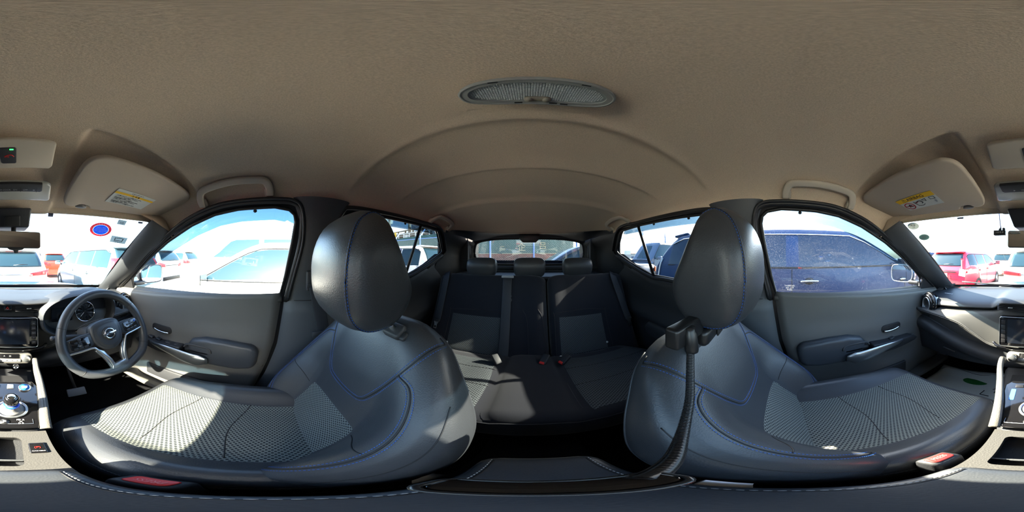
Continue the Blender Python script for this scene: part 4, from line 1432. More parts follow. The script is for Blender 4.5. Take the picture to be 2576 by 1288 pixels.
# spokes
for sg in (1, -1):
    pod = [(sg * .052, .030), (sg * .100, .030), (sg * .150, .022), (sg * .158, .0), (sg * .155, -.026), (sg * .075, -.026), (sg * .052, -.012)]
    if sg < 0: pod = pod[::-1]
    slab('spoke', pod, .020, WM @ Matrix.Translation((0, 0, -.012)), LEA2, sw, bev=.006)
    slab('switch_pod', rrect(.068, .040, .006, cx=sg * .108, cy=.002), .005, WM @ Matrix.Translation((0, 0, .006)), PIANO, sw, bev=.0015)
    for k, (bx, by) in enumerate([(.094, .008), (.122, .008), (.108, .017), (.108, 0), (.108, .0085)]):
        slab('switch_button', rrect(.012, .0075, .002, cx=sg * bx, cy=by), .0015, WM @ Matrix.Translation((0, 0, .0108)), mat('button_black', (.018, .018, .020), .35), sw, bev=.0005)
    for k in range(3):
        slab('switch_button', rrect(.015, .0065, .002, cx=sg * (.090 + .018 * k), cy=-.0125), .0015, WM @ Matrix.Translation((0, 0, .0108)), mat('button_black', (.018, .018, .020), .35), sw, bev=.0005)
    if sg > 0:
        lathe('blue_button', [(.004, 0), (.004, .001), (0, .0012)], WM @ Matrix.Translation((.132, .012, .0118)), mat('assist_blue', (.02, .12, .6), .4), sw, n=16, label='blue assist button')
    tube('silver_spoke_strip', [W(sg * .157, -.0275, .006), W(sg * .110, -.0275, .010), W(sg * .073, -.0275, .012), W(sg * .060, -.038, .012), W(sg * .034, -.088, .010), W(sg * .026, -.128, .006), W(sg * .020, -.134, .006), W(0, -.134, .006)],
         1.0, SILV, sw, n=8, flat=(.0035, .0035), up=tuple(WM.to_3x3() @ Vector((0, 0, 1))), seg=40, label='satin silver spoke strip')
    q = [(sg * .056, -.038), (sg * .036, -.054), (sg * .020, -.096), (sg * .017, -.120), (sg * .034, -.136), (sg * .038, -.110), (sg * .048, -.078), (sg * .066, -.044)]
    if sg < 0: q = q[::-1]
    slab('silver_lower_spoke', q, .016, WM @ Matrix.Translation((0, 0, -.008)), SILV, sw, bev=.002, label='satin silver lower spoke')
slab('silver_lower_bridge', [(-.036, -.138), (.036, -.138), (.028, -.118), (-.028, -.118)], .018, WM @ Matrix.Translation((0, 0, -.008)), SILV, sw, bev=.002)
col_ = thing('steering_column', 'steering column shroud with a stalk on each side', 'steering column', (.32, .60, .80))
CMx = frame(W(0, 0, 0), wx, wy)
box('shroud', (.115, .095, .13), CMx @ Matrix.Translation((0, -.004, -.105)), PLAS, col_, bev=.024, seg=3)
lathe('ignition_collar', [(.05, -.05), (.05, -.028), (.042, -.022)], CMx, PLAS, col_, n=28)
for s in (-1, 1):
    tube('stalk', [CMx @ Vector((s * .05, .004, -.075)), CMx @ Vector((s * .11, .010, -.070)), CMx @ Vector((s * .175, .016, -.060))], lambda t: .009 + .004 * sin(pi * t), PLAS2, col_, n=10, seg=12)
    lathe('stalk_tip', [(.009, 0), (.010, .008), (.007, .014), (0, .015)], frame(CMx @ Vector((s * .175, .016, -.060)), wy, (0, -.9, .42) if s > 0 else (0, .9, -.42)), PLAS, col_, n=14)
pd = thing('brake_pedal', "rubber and metal brake pedal in the driver's dark footwell", 'pedal', (.27, .62, .32))
box('pedal_pad', (.085, .012, .05), Matrix.Translation((.27, .66, .42)) @ Matrix.Rotation(-.6, 4, 'X'), GREYPRINT, pd, bev=.004)
tube('pedal_arm', [(.27, .67, .43), (.27, .78, .52), (.27, .86, .66)], .008, PLAS2, pd, n=8)

# paper floor mat
PAPER = mat('paper_mat', (.66, .70, .66), .8)
fm = thing('paper_floor_mat', 'pale printed paper mat lying in the front passenger footwell', 'floor mat', (-.35, .75, .30))
def pm(u, v):
    x = -.60 + .51 * u
    y = .50 + .47 * v - .05 * (1 - u) * v
    return Vector((x, y, .302 + .006 * sin(6 * u + 3 * v) + .05 * ss(.85, 1.0, u) * v * .5 + .03 * ss(.8, 1, v)))
ps = grid('sheet', pm, 24, 20, PAPER, fm)
ps.modifiers.new('thick', 'SOLIDIFY').thickness = .0015
tube('border_line', [pm(u, v) + Vector((0, 0, .002)) for u, v in [(.04, .02), (.04, .93), (.5, .93), (.95, .90), (.95, .02)]], .0016, INK, fm, n=5, seg=60)
slab('green_leaf', ellipse(.075, .035), .001, frame(pm(.50, .80) + Vector((0, 0, .003)), (1, .1, 0), (-.1, 1, 0)), mat('leaf_green', (.01, .16, .03), .7), fm, label='green printed leaf')
text('\u304f\u308b\u307e', .075, frame(pm(.80, .62) + Vector((0, 0, .006)), (.8, .6, 0), (-.6, .8, 0)), INK, fm)
# ------------------------------------------------------------------ overhead things
VM = frame((0, .3, 1.430), (1, 0, 0), (0, 1, -.26))
VL = 1.0332
for s in (1, -1):
    lab = "beige sun visor over the driver's side with a white Japanese caution label" if s > 0 else 'beige sun visor over the front passenger with an AIRBAG warning label'
    t = thing('sun_visor', lab, 'sun visor', (s * .35, .38, 1.42), group=None)
    vp = [(.151, .335), (.158, .300), (.178, .282), (.21, .276), (.33, .271), (.48, .276), (.525, .285), (.553, .31), (.565, .36), (.566, .43), (.556, .468), (.53, .482), (.44, .492), (.32, .503),
          (.262, .506), (.245, .490), (.215, .486), (.198, .502), (.175, .502), (.158, .485), (.151, .44)]
    q = crv([(s * x, (y - .3) * VL, 0) for x, y in vp], 70, True)
    poly = [(p.x, p.y) for p in q]
    if s < 0: poly = poly[::-1]
    slab('flap', poly, .016, VM @ Matrix.Translation((0, 0, -.012)), VISOR, t, bev=.006, seg=3)
    slab('hook', ellipse(.020, .008), .012, VM @ Matrix.Translation((s * .222, (.502 - .3) * VL, -.012)), mat('hook_grey', (.18, .17, .16), .4), t, bev=.003, label='grey hook clip')
    tube('pivot_rod', [(s * .262, .4985, 1.378), (s * .20, .504, 1.376)], .004, BEIGE, t, n=8)
    box('pivot_mount', (.045, .030, .016), (s * .545, .470, 1.372), BEIGE, t, bev=.006)
    # label facing down, read with the top towards the rear
    LM = frame((s * .358, (.4025), 1.430 - .26 * (.4025 - .3) - .0135), (1, 0, 0), (0, -1, .26))
    lb = slab('warning_label', rrect(.156, .078, .001), .0006, LM @ Matrix.Translation((0, 0, .0)), mat('label_white', (.60, .62, .58), .6), t, label='white warning label')
    up = Matrix.Translation((0, 0, .0009))
    if s > 0:
        slab('yellow_band', [(-.078, .016), (.078, .016), (.078, .026), (-.078, .026)], .0004, LM @ up, YEL, lb)
        text('\u26a0 \u6ce8 \u610f', .0085, LM @ Matrix.Translation((0, .021, .0015)), INK, lb)
        text('\u30a8\u30a2\u30d0\u30c3\u30b0\u306b\u3064\u3044\u3066', .0055, LM @ Matrix.Translation((0, .032, .0010)), INK, lb)
        for k in range(7):
            text(['\u30fb\u3053\u306e\u8eca\u306b\u306f\u30a8\u30a2\u30d0\u30c3\u30b0\u304c\u88c5\u5099\u3055\u308c\u3066\u3044\u307e\u3059\u3002', '\u30fb\u30b7\u30fc\u30c8\u30d9\u30eb\u30c8\u3092\u5fc5\u305a\u7740\u7528\u3057\u3066\u304f\u3060\u3055\u3044\u3002', '\u30fb\u53d6\u6271\u8aac\u660e\u66f8\u3092\u304a\u8aad\u307f\u304f\u3060\u3055\u3044\u3002'][k % 3], .0052,
                 LM @ Matrix.Translation((-.070, .0085 - .0068 * k, .0010)), INK, lb, align='LEFT')
    else:
        slab('yellow_band', [(-.078, .015), (.078, .015), (.078, .039), (-.078, .039)], .0004, LM @ up, YEL, lb)
        text('\u26a0AIRBAG', .021, LM @ Matrix.Translation((-.008, .0265, .0015)), INK, lb)
        RM = LM @ Matrix.Translation((-.052, -.012, .0009))
        slab('ban_ring', ellipse(.022, .022), .0004, RM, mat('sign_red', (.45, .01, .02), .6), lb, holes=[ellipse(.018, .018)])
        box('ban_bar', (.036, .003, .0004), RM @ Matrix.Translation((0, 0, .0004)) @ Matrix.Rotation(radians(-14), 4, 'Z'), mat('sign_red', (.45, .01, .02), .6), lb)
        slab('child_seat_mark', [(-.012, .002), (0, .006), (.004, .012), (.008, .004), (.013, .006), (.007, -.002), (.010, -.010), (.001, -.004), (-.006, -.011), (-.004, -.002)], .0004, RM, INK, lb)
        tube('seat_mark', [LM @ Vector((x, y, .0011)) for x, y in [(-.020, .006), (-.016, -.022), (.002, -.026), (.012, -.020)]], .0009, INK, lb, n=5)
        tube('bag_mark', [LM @ Vector((x, y, .0011)) for x, y in [(-.012, -.004), (-.002, .004), (.008, .002), (.012, -.008), (.006, -.012)]], .0016, INK, lb, n=5, seg=16)
        tube('arrow_mark', [LM @ Vector((x, y, .0011)) for x, y in [(-.016, -.002), (-.004, .000)]], .0016, mat('sign_red', (.45, .01, .02), .6), lb, n=5)
        slab('cone_mark', [(.014, .006), (.034, .010), (.030, -.006)], .0004, LM @ up, INK, lb, holes=[[(.018, .005), (.031, .0078), (.0285, -.0025)]])
        slab('book_mark', rrect(.020, .014, .001, cx=.058, cy=.004), .0004, LM @ up, INK, lb, holes=[rrect(.017, .011, .001, cx=.058, cy=.004)])
        slab('person_mark', rrect(.006, .012, .001, cx=.060, cy=-.018), .0004, LM @ up, GREYPRINT, lb)

# grab handles
def grab(s, y0, y1, lab, zoff=0.0, xo=0.0):
    t = thing('grab_handle', lab, 'grab handle', (s * .55, (y0 + y1) / 2, 1.43))
    P = []
    hh = lambda y, u: head_z(u, y)
    W_ = .572
    pts = [(y0 - .004, .555), (y0 - .002, .530), (y0 + .012, .506), (y0 + .05, .498), ((y0 + y1) / 2, .494), (y1 - .05, .498), (y1 - .012, .506), (y1 + .002, .530), (y1 + .004, .555)]
    for y, x in pts:
        P.append((s * (x + xo), y, hh(y, (x) / W_) - .012 + zoff - (.006 if x > .52 else 0)))
    tube('bar', P, 1.0, BEIGE, t, n=14, seg=48, flat=(.0125, .0075), up=(s * .55, 0, .84))
    for y in (y0, y1):
        z = hh(y, .552 / W_)
        box('mount', (.036, .030, .016), Matrix.Translation((s * (.552 + xo), y, z - .010 + zoff)) @ Matrix.Rotation(s * .55, 4, 'Y'), BEIGE, t, bev=.006, seg=3)
    return t
grab(1, .010, .240, "folded beige grab handle above the driver's door window")
grab(-1, .010, .240, 'folded beige grab handle above the front passenger window')
grab(1, -1.000, -.800, "grab handle above the rear window on the driver's side", zoff=.0)
grab(-1, -1.000, -.800, "grab handle above the rear window on the passenger's side", zoff=.0)

# roof lamp
lp = thing('roof_lamp', 'long oval roof lamp with ribbed translucent lens', 'ceiling light', (0, -.18, 1.495))
LMm = frame((0, -.180, 1.4925), (1, 0, 0), (0, -1, 0))
LENS = mat('lens_plastic', (.30, .33, .32), .35, spec=.5)
def oval(rx, ry, n=56):
    return [(rx * math.copysign(abs(cos(a)) ** .70, cos(a)), ry * math.copysign(abs(sin(a)) ** .85, sin(a)) - .003 * (1 - (cos(a)) ** 2) * 0) for a in [2 * pi * i / n for i in range(n)]]
slab('frame', oval(.0905, .0300), .011, LMm @ Matrix.Translation((0, 0, -.003)), mat('lamp_frame', (.27, .28, .26), .5), lp, holes=[oval(.081, .0225)], bev=.0)
tube('frame_edge', [LMm @ Vector((x, y, .007)) for x, y in oval(.0900, .0296)], .0022, mat('lamp_frame', (.27, .28, .26), .5), lp, n=8, closed=True)
slab('lens', oval(.081, .0225), .004, LMm @ Matrix.Translation((0, 0, .000)), LENS, lp)
V, F = [], []
for i in range(54):
    for j in range(15):
        x, y = -.079 + i * .00298, -.0205 + j * .00293
        if (x / .079) ** 2 + (y / .0215) ** 2 * .8 > .97: continue
        k = len(V)
        for ax, ay, h in ((-.0011, -.0011, 0), (.0011, -.0011, 0), (.0011, .0011, 0), (-.0011, .0011, 0), (0, 0, .0014)):
            V.append(LMm @ Vector((x + ax, y + ay, .004 + h)))
        F += [(k, k + 1, k + 4), (k + 1, k + 2, k + 4), (k + 2, k + 3, k + 4), (k + 3, k, k + 4)]
mesh('lens_ribs', V, F, mat('lens_rib', (.48, .52, .50), .3), lp, smooth=False, kind='stuff')
sw_ = slab('switch_plate', rrect(.034, .011, .005, cx=0, cy=.0185), .006, LMm @ Matrix.Translation((0, 0, .003)), mat('lamp_switch', (.22, .20, .15), .45), lp, bev=.002, label='beige rocker switch')
for x in (-.011, .011):
    lathe('switch_knob', [(.0058, .006), (.0055, .010), (.003, .0125), (0, .013)], LMm @ Matrix.Translation((x, .0185, 0)), mat('lamp_switch', (.22, .20, .15), .45), sw_, n=18)
for x, y in ((-.046, -.0262), (.046, -.0262), (-.020, .0262), (.024, .0262), (-.034, .0262)):
    box('clip_slot', (.010, .0022, .002), LMm @ Matrix.Translation((x, y, .0082)), BLK, lp)

# front roof console: blank cover with emergency switch, then reading lamps
oc = thing('roof_console_cover', 'smooth beige roof panel with a black emergency call switch', 'roof panel', (0, .32, 1.435))
OM = frame((0, .318, 1.4335), (1, 0, 0), (0, -1, .26))
q = [(-.083, .040), (-.070, .044), (0, .047), (.070, .044), (.083, .040), (.090, -.030), (.084, -.040), (0, -.043), (-.084, -.040), (-.092, -.030)]
slab('cover', q, .012, OM @ Matrix.Translation((0, 0, -.001)), BEIGE, oc, bev=.004, seg=3)
eb = slab('emergency_switch', [(-.0175, .0235), (-.014, .026), (.014, .026), (.0165, .0235), (.0165, -.020), (.014, -.0225), (-.011, -.0225), (-.0145, -.020)], .0035, OM @ Matrix.Translation((-.0035, -.001, .0095)), PLAS2, oc, bev=.0015, label='black emergency switch')
box('green_light', (.007, .0024, .001), OM @ Matrix.Translation((.004, .0205, .0135)), mat('green_led', (.02, 1, .08), .4, emit=2.5), eb, label='lit green indicator')
tube('red_mark', [OM @ Vector((x, y, .0135)) for x, y in [(-.010, 0), (-.003, .004), (.004, .004), (.008, -.001)]], .0012, REDM, eb, n=6, seg=14)
text('SOS', .0055, OM @ Matrix.Translation((-.006, -.0015, .0135)), REDM, eb)
ml = thing('reading_lamp', 'front reading lamp unit with translucent lenses and black switch strip', 'reading lamp', (0, .44, 1.395))
MM = frame((0, .444, 1.3955), (1, 0, 0), (0, -1, .26))
slab('lens', [(-.100, .040), (.092, .040), (.103, .030), (.112, -.036), (.106, -.044), (-.108, -.044), (-.116, -.036), (-.108, .030)], .016, MM @ Matrix.Translation((0, 0, -.002)), mat('lamp_lens', (.42, .42, .38), .25, spec=.6, coat=.4), ml, bev=.006, seg=3)
slab('switch_strip', [(-.088, .043), (.080, .043), (.083, .014), (.078, .009), (-.080, .009), (-.086, .014)], .010, MM @ Matrix.Translation((-.002, 0, .009)), PLAS2, ml, bev=.002)
for x, tt in ((-.055, '\u273a'), (-.030, 'OFF'), (-.012, 'DOOR'), (.010, 'ON'), (.036, 'OFF'), (.058, '\u273a')):
    text(tt, .007, MM @ Matrix.Translation((x, .018, .0195)), GREYPRINT, ml)
for x in (-.022, .024, .066):
    box('switch_gap', (.001, .018, .001), MM @ Matrix.Translation((x, .018, .0192)), BLK, ml)

# interior mirror and its camera housing
mh = thing('rearview_mirror', 'wide interior rearview mirror hanging from a black camera housing', 'mirror', (0, .56, 1.26))
hb = bmesh.new()
V = [(-.098, .600, 1.372), (.064, .600, 1.372), (.064, .530, 1.362), (-.098, .530, 1.362), (-.070, .655, 1.300), (.050, .655, 1.300), (.058, .560, 1.300), (-.078, .560, 1.300)]
for v in V: hb.verts.new(v)
hb.verts.ensure_lookup_table()
for f_ in ((0, 1, 2, 3), (4, 7, 6, 5), (0, 4, 5, 1), (1, 5, 6, 2), (2, 6, 7, 3), (3, 7, 4, 0)): hb.faces.new([hb.verts[i] for i in f_])
bmesh.ops.bevel(hb, geom=hb.edges[:], offset=.006, segments=2, profile=.5, affect='EDGES')
from_bm('camera_housing', hb, PLAS2, mh, True)
box('housing_grille', (.052, .004, .036), Matrix.Translation((.0, .542, 1.318)) @ Matrix.Rotation(.4, 4, 'X'), BLK, mh, bev=.002)
for k in range(5):
    box('grille_bar', (.048, .003, .0022), (.0, .539 + .0028 * k, 1.331 - .0068 * k), PLAS, mh)
tube('mirror_arm', [(.004, .575, 1.305), (.004, .568, 1.275), (.004, .560, 1.256)], .009, PLAS2, mh, n=10)
MR = Matrix.Translation((.002, .548, 1.257)) @ Matrix.Rotation(radians(90 - 4), 4, 'X') @ Matrix.Rotation(radians(9), 4, 'Y')
slab('mirror_shell', rrect(.196, .058, .008), .024, MR @ Matrix.Translation((0, 0, -.024)), PLAS2, mh, bev=.005, seg=3)
slab('mirror_glass', rrect(.192, .054, .006), .001, MR @ Matrix.Translation((0, 0, .0002)), mat('mirror_face', (.80, .80, .78), .02, metal=1), mh, label='reflecting mirror face')
slab('mirror_bracket', [(-.030, 0), (.030, 0), (.022, -.006), (.008, -.008), (.007, -.018), (-.007, -.018), (-.008, -.008), (-.022, -.006)], .012, MR @ Matrix.Translation((.012, -.029, -.018)), PLAS2, mh, bev=.002)

# dash camera
dc = thing('dash_camera', 'small black dash camera on a stalk left of the mirror', 'dash camera', (-.14, .61, 1.29))
box('body', (.046, .026, .019), Matrix.Translation((-.142, .615, 1.290)) @ Matrix.Rotation(.08, 4, 'Z'), PLAS2, dc, bev=.002)
tube('stalk', [(-.152, .640, 1.376), (-.146, .630, 1.335), (-.140, .622, 1.308)], .0028, mat('blue_black', (.01, .02, .08), .4), dc, n=8, seg=10)
lathe('ball_joint', [(0, -.006), (.006, -.003), (.0065, .003), (0, .007)], frame((-.142, .618, 1.304), (1, 0, 0), (0, 1, 0)), PLAS2, dc, n=16)
lathe('thumb_screw', [(.006, -.004), (.006, .004), (.003, .006)], frame((-.126, .612, 1.304), (1, 0, 0), (0, 0, 1)), PLAS, dc, n=16)
for k in range(4):
    box('button', (.006, .001, .006), (-.155 + .009 * k, .6015, 1.291), GREYPRINT, dc)
tube('cable', [(-.150, .628, 1.28), (-.152, .70, 1.22), (-.150, .80, 1.165)], .0006, GREYPRINT, dc, n=5, seg=10)
# black camera/sensor pads and clips at the glass top
for x, w, h, lab in ((.142, .020, .018, 'small black pad at the windshield top beside the roof console'), (.480, .020, .008, "flat black clip at the windshield top on the driver's side"), (-.290, .026, .007, "flat black clip at the windshield top on the passenger's side")):
    u = x / .515
    c = ws(u, .02)
    a = ws(u + .05, .02) - c
    b = c - ws(u, .08)
    M = frame(c + Vector((0, -.004, -.006)), a, b)
    props(slab('sensor_pad', rrect(w, h, .002), .004, M, mat('blue_black_plastic', (.008, .014, .05), .4), bev=.001), lab, 'sensor pad')

# ------------------------------------------------------------------ stickers on the windshield (printed face outwards)
def on_ws(u, v, r=.0035):
    c = ws(u, v)
    a = (ws(u + .02, v) - ws(u - .02, v)).normalized()
    b = (ws(u, v - .02) - ws(u, v + .02)).normalized()
    M = frame(c, a, b)
    z = M.to_3x3() @ Vector((0, 0, 1))
    if z.dot(CAM - c) < 0: z = -z; 
    return M, z * r
ST_RED = mat('sticker_red', (.75, .08, .12), .6)
ST_BLUE = mat('sticker_blue', (.03, .24, .70), .6)
ST_WHITE = mat('sticker_white', (.85, .87, .87), .6)
ST_GREY = mat('sticker_grey', (.26, .28, .27), .7)
ST_GREY2 = mat('sticker_pale', (.48, .52, .50), .7)
def thin(m, a=.62):
    """let daylight glow through printed film stuck on the glass"""
    if m.get('thin'): return m
    m['thin'] = 1
    t = m.node_tree
    o = [n for n in t.nodes if n.type == 'OUTPUT_MATERIAL'][0]
    b = t.nodes['Principled BSDF']
    tl = t.nodes.new('ShaderNodeBsdfTranslucent')
    tl.inputs[0].default_value = b.inputs['Base Color'].default_value
    mx = t.nodes.new('ShaderNodeMixShader')
    mx.inputs[0].default_value = a
    t.links.new(b.outputs[0], mx.inputs[1])
    t.links.new(tl.outputs[0], mx.inputs[2])
    t.links.new(mx.outputs[0], o.inputs[0])
    return m
for m_ in (ST_RED, ST_BLUE, ST_WHITE, ST_GREY, ST_GREY2): thin(m_)
def onto(u, v, ang=0, k=0.0):
    M, off = on_ws(u, v)
    up = off.normalized()
    return Matrix.Translation(off * (1 + k)) @ M @ Matrix.Rotation(radians(ang), 4, 'Z')
def dirsign(M):   # local z sign pointing to the cabin
    return 1 if (M.to_3x3() @ Vector((0, 0, 1))).dot(CAM - M.translation) > 0 else -1
def sticker(name, lab, cat, u, v, poly, m, ang=0, group=None, holes=()):
    M = onto(u, v, ang)
    d = dirsign(M)
    o = slab(name, poly, .0004 * d, M, m, holes=holes)
    props(o, lab, cat, group)
    return o, M, d
o, M, d = sticker('round_sticker', 'round red-rimmed blue inspection sticker on the windshield', 'sticker', .70, .135, ellipse(.048, .048), ST_RED, holes=[ellipse(.036, .036)])
slab('white_ring', ellipse(.036, .036), .0003 * d, M, ST_WHITE, o, holes=[ellipse(.033, .033)])
slab('blue_disc', ellipse(.033, .033), .0003 * d, M, ST_BLUE, o)
text('CERTIFIED\nTECHNICAL\nINFORMATION\nORGANIZATION\nIN-SITU', .0088, M @ Matrix.Translation((0, .001, .0015 * d)), ST_WHITE, o, mirror=True)
for k in range(24):
    a = 2 * pi * k / 24
    box('rim_letter', (.004, .003, .0003), M @ Matrix.Rotation(a, 4, 'Z') @ Matrix.Translation((0, .042, .0007 * d)), ST_WHITE, o)
o, M, d = sticker('date_sticker', 'small pale sheet reading 01 at the windshield top corner', 'sticker', .815, .045, rrect(.036, .030, .001), ST_GREY2, -6)
text('01', .020, M @ Matrix.Translation((0, -.004, .0008 * d)), ST_GREY, o, mirror=True)
o, M, d = sticker('permit_sheet', 'pale permit sheet with number 71437 low on the windshield by the pillar', 'sticker', .885, .225, rrect(.078, .050, .001), ST_GREY2, -6)
slab('dark_box', rrect(.042, .022, .001, cy=.004), .0003 * d, M @ Matrix.Translation((0, 0, .0006 * d)), ST_GREY, o, holes=[rrect(.034, .014, .001, cy=.004)])
text('71437', .017, M @ Matrix.Translation((0, -.016, .0010 * d)), ST_GREY, o, mirror=True)
o, M, d = sticker('grey_round_sticker', 'upper of two grey round stickers beside the passenger pillar', 'sticker', -.945, .055, ellipse(.026, .023), ST_GREY)
text('\u691c\u67fb\n10', .012, M @ Matrix.Translation((0, 0, .0008 * d)), mat('sticker_ink', (.06, .05, .05), .7), o)
o, M, d = sticker('grey_round_sticker', 'lower, paler of two grey round stickers beside the passenger pillar', 'sticker', -.935, .180, ellipse(.028, .025), ST_GREY2)
slab('inner_disc', ellipse(.0245, .0215), .0003 * d, M @ Matrix.Translation((0, 0, .0006 * d)), thin(mat('sticker_teal', (.26, .36, .37), .7)), o)
for k in range(4):
    box('print_line', (.026 - .003 * k, .0018, .0003), M @ Matrix.Translation((0, .010 - .0055 * k, .0010 * d)), ST_GREY, o)
o, M, d = sticker('glass_print', 'faint printed glass mark high on the passenger half of the windshield', 'glass print', -.775, .150, rrect(.002, .002, .0004), ST_GREY2)
text('LAMISAFE', .008, M @ Matrix.Translation((0, .004, .0006 * d)), ST_GREY2, o, mirror=True)
text('\u2465 43R', .006, M @ Matrix.Translation((0, -.006, .0006 * d)), ST_GREY2, o, mirror=True)
# etched mark on the passenger door glass
gM = frame((-px_(1.065) + .003, .025, 1.062), (0, 1, 0), (.3 * 1, 0, 1))
o = text('TEMPERED\nAS2  43R\nM-532', .009, gM, WHT, name='glass_print', ext=.0001)
props(o, 'white etched glass mark at the corner of the passenger door window', 'glass print')

# ------------------------------------------------------------------ flexible camera mount on the passenger headrest posts
gm = thing('gooseneck_mount', 'black gooseneck holder clamped to the passenger headrest posts', 'camera mount', (-.21, -.13, 1.08))
cMx = Matrix.Translation((-.178, -.130, 1.086)) @ Matrix.Rotation(radians(2), 4, 'Z')
GL = mat('mount_plastic', (.012, .012, .013), .35, spec=.5)
box('clamp', (.072, .022, .034), cMx, GL, gm, bev=.005, seg=3)
box('clamp_jaw', (.110, .020, .034), Matrix.Translation((-.262, -.128, 1.058)) @ Matrix.Rotation(radians(6), 4, 'Z'), GL, gm, bev=.010, seg=3)
box('rubber_pad', (.030, .004, .028), Matrix.Translation((-.270, -.117, 1.058)) @ Matrix.Rotation(radians(6), 4, 'Z'), BLK, gm, bev=.003)
lathe('socket', [(.0085, -.022), (.0095, -.018), (.0095, .010), (.0075, .014), (.0075, .020)], frame((-.168, -.116, 1.080), (1, 0, 0), (0, 1, .1)), GL, gm, n=20)
gp = crv([(-.168, -.116, 1.068), (-.158, -.110, 1.046), (-.144, -.101, 1.022), (-.126, -.090, 1.002), (-.100, -.077, .985), (-.074, -.063, .977), (-.048, -.048, .980), (-.026, -.037, .988), (-.014, -.032, .994)], 150)
V, F = [], []
tube('gooseneck', gp, lambda t: .0048 + .0006 * sin(t * 150 * 2.1), GL, gm, n=12)
# ribs as real rings
gr_v, gr_f = [], []
for i in range(2, 148, 1):
    p, t = gp[i], (gp[i + 1] - gp[i - 1]).normalized()
    a = t.cross(Vector((0, 0, 1))).normalized(); b = a.cross(t)
    k = len(gr_v)
    for w, r in ((-.0007, .0048), (0, .0057), (.0007, .0048)):
        for q_ in range(10):
            an = 2 * pi * q_ / 10
            gr_v.append(p + t * w + (a * cos(an) + b * sin(an)) * r)
    for w in (0, 1):
        for q_ in range(10):
            gr_f.append((k + w * 10 + q_, k + w * 10 + (q_ + 1) % 10, k + (w + 1) * 10 + (q_ + 1) % 10, k + (w + 1) * 10 + q_))
mesh('rings', gr_v, gr_f, mat('mount_ring', (.03, .03, .032), .22, metal=.4), gm, kind='stuff')
slab('holder_plate', rrect(.058, .020, .007), .006, frame((.004, -.030, .990), (1, 0, 0), (0, 1, .45)), mat('mount_gloss', (.006, .006, .007), .06, spec=.7), gm, bev=.002)
tube('holder_rim', [Vector((.004 + x, -.030 + y * .91, .995 + y * .41)) for x, y in rrect(.058, .020, .007)], .0016, mat('mount_ring', (.03, .03, .032), .22, metal=.4), gm, n=8, closed=True)

# ------------------------------------------------------------------ outside mirrors
for s, lab in ((1, "outside mirror beyond the driver's door glass, mirroring sky and dark paint"), (-1, 'outside mirror beyond the front passenger glass, in a black shell')):
    t = thing('door_mirror', lab, 'door mirror', (s * .86, .78, 1.05))
    c = Vector((s * .885, .790, 1.070))
    X = Vector((s * 1, -.0 - .10, 0)).normalized()
    M = frame(c, (1, s * -.16, 0) if s > 0 else (1, .16, 0), (0, .05, 1))
    # glass looks back towards the cabin: local Z must point -Y
    shp_ = [(-.100, .030), (-.085, .052), (-.02, .066), (.07, .066), (.098, .048), (.103, .0), (.092, -.045), (.06, -.062), (-.05, -.060), (-.088, -.045), (-.102, -.01)]
    if s < 0: shp_ = [(-x, y) for x, y in shp_][::-1]
    zdir = M.to_3x3() @ Vector((0, 0, 1))
    d = 1 if zdir.y < 0 else -1
    q = crv([(x, y, 0) for x, y in shp_], 40, True)
    def sh_f(u, v):
        p = q[int(round(u * 40)) % 40]
        k, z = lerp([(0, (.93, -.002)), (.1, (1.0, -.002)), (.25, (1.03, .012)), (.6, (.95, .05)), (.85, (.62, .075)), (1, (0, .080))], v)
        return M @ Vector((p.x * k, p.y * k, -z * d))
    grid('shell', sh_f, 40, 18, PAINT_OWN if s < 0 else SEAL, t, cu=True, us=[i / 40 for i in range(40)])
    slab('mirror_glass', [(p.x * .93, p.y * .93) for p in q], .002 * d, M @ Matrix.Translation((0, 0, -.003 * d)), mat('mirror_clear', (.75, .82, .84), .01, metal=1), t, label='reflecting glass')
    tube('rim_trim', [M @ Vector((p.x * .96, p.y * .96, 0)) for p in q], .004, PLAS if s > 0 else GREYPRINT, t, n=8, closed=True)
    box('mirror_foot', (.10, .05, .03), (s * .775, .82, 1.015), SEAL, t, bev=.01)
# ------------------------------------------------------------------ parking lot
GZ = -.12
GROUND = mat('asphalt', (.34, .315, .28), .9, bump=('noise', 60, .01), vary=(3, .15))
gr = box('ground', (240, 110, .1), (0, 5, GZ - .05), GROUND, kind='structure')
LINE = mat('line_paint', (.6, .6, .58), .8)
for x in (-3.95, -1.32, 1.36, 4.0, 6.8):
    for y in (-.3, 6.0):
        box('bay_line', (.10, 4.6, .004), (x, y, GZ + .002), LINE, gr)
TYRE = mat('tyre', (.012, .012, .013), .8)
ALLOY = mat('alloy', (.5, .52, .54), .3, metal=.8)
CGLASS = mat('car_window', (.010, .028, .040), .05, spec=.45)
CGLASS2 = glass('car_window_clear', (.45, .60, .62), refl=1.2)
TAIL = mat('tail_lens', (.60, .015, .02), .15, coat=.8)
ORANGE = mat('amber_lens', (.85, .16, .02), .2, coat=.8)
CLEAR = mat('clear_lens', (.55, .60, .62), .12, coat=.8)
CBLK = mat('car_trim_black', (.012, .013, .014), .4)
PLATE = mat('plate_white', (.7, .72, .70), .5)

def paint(name, col, rough=.28):
    return mat(name, col, rough, spec=.5, coat=.9)

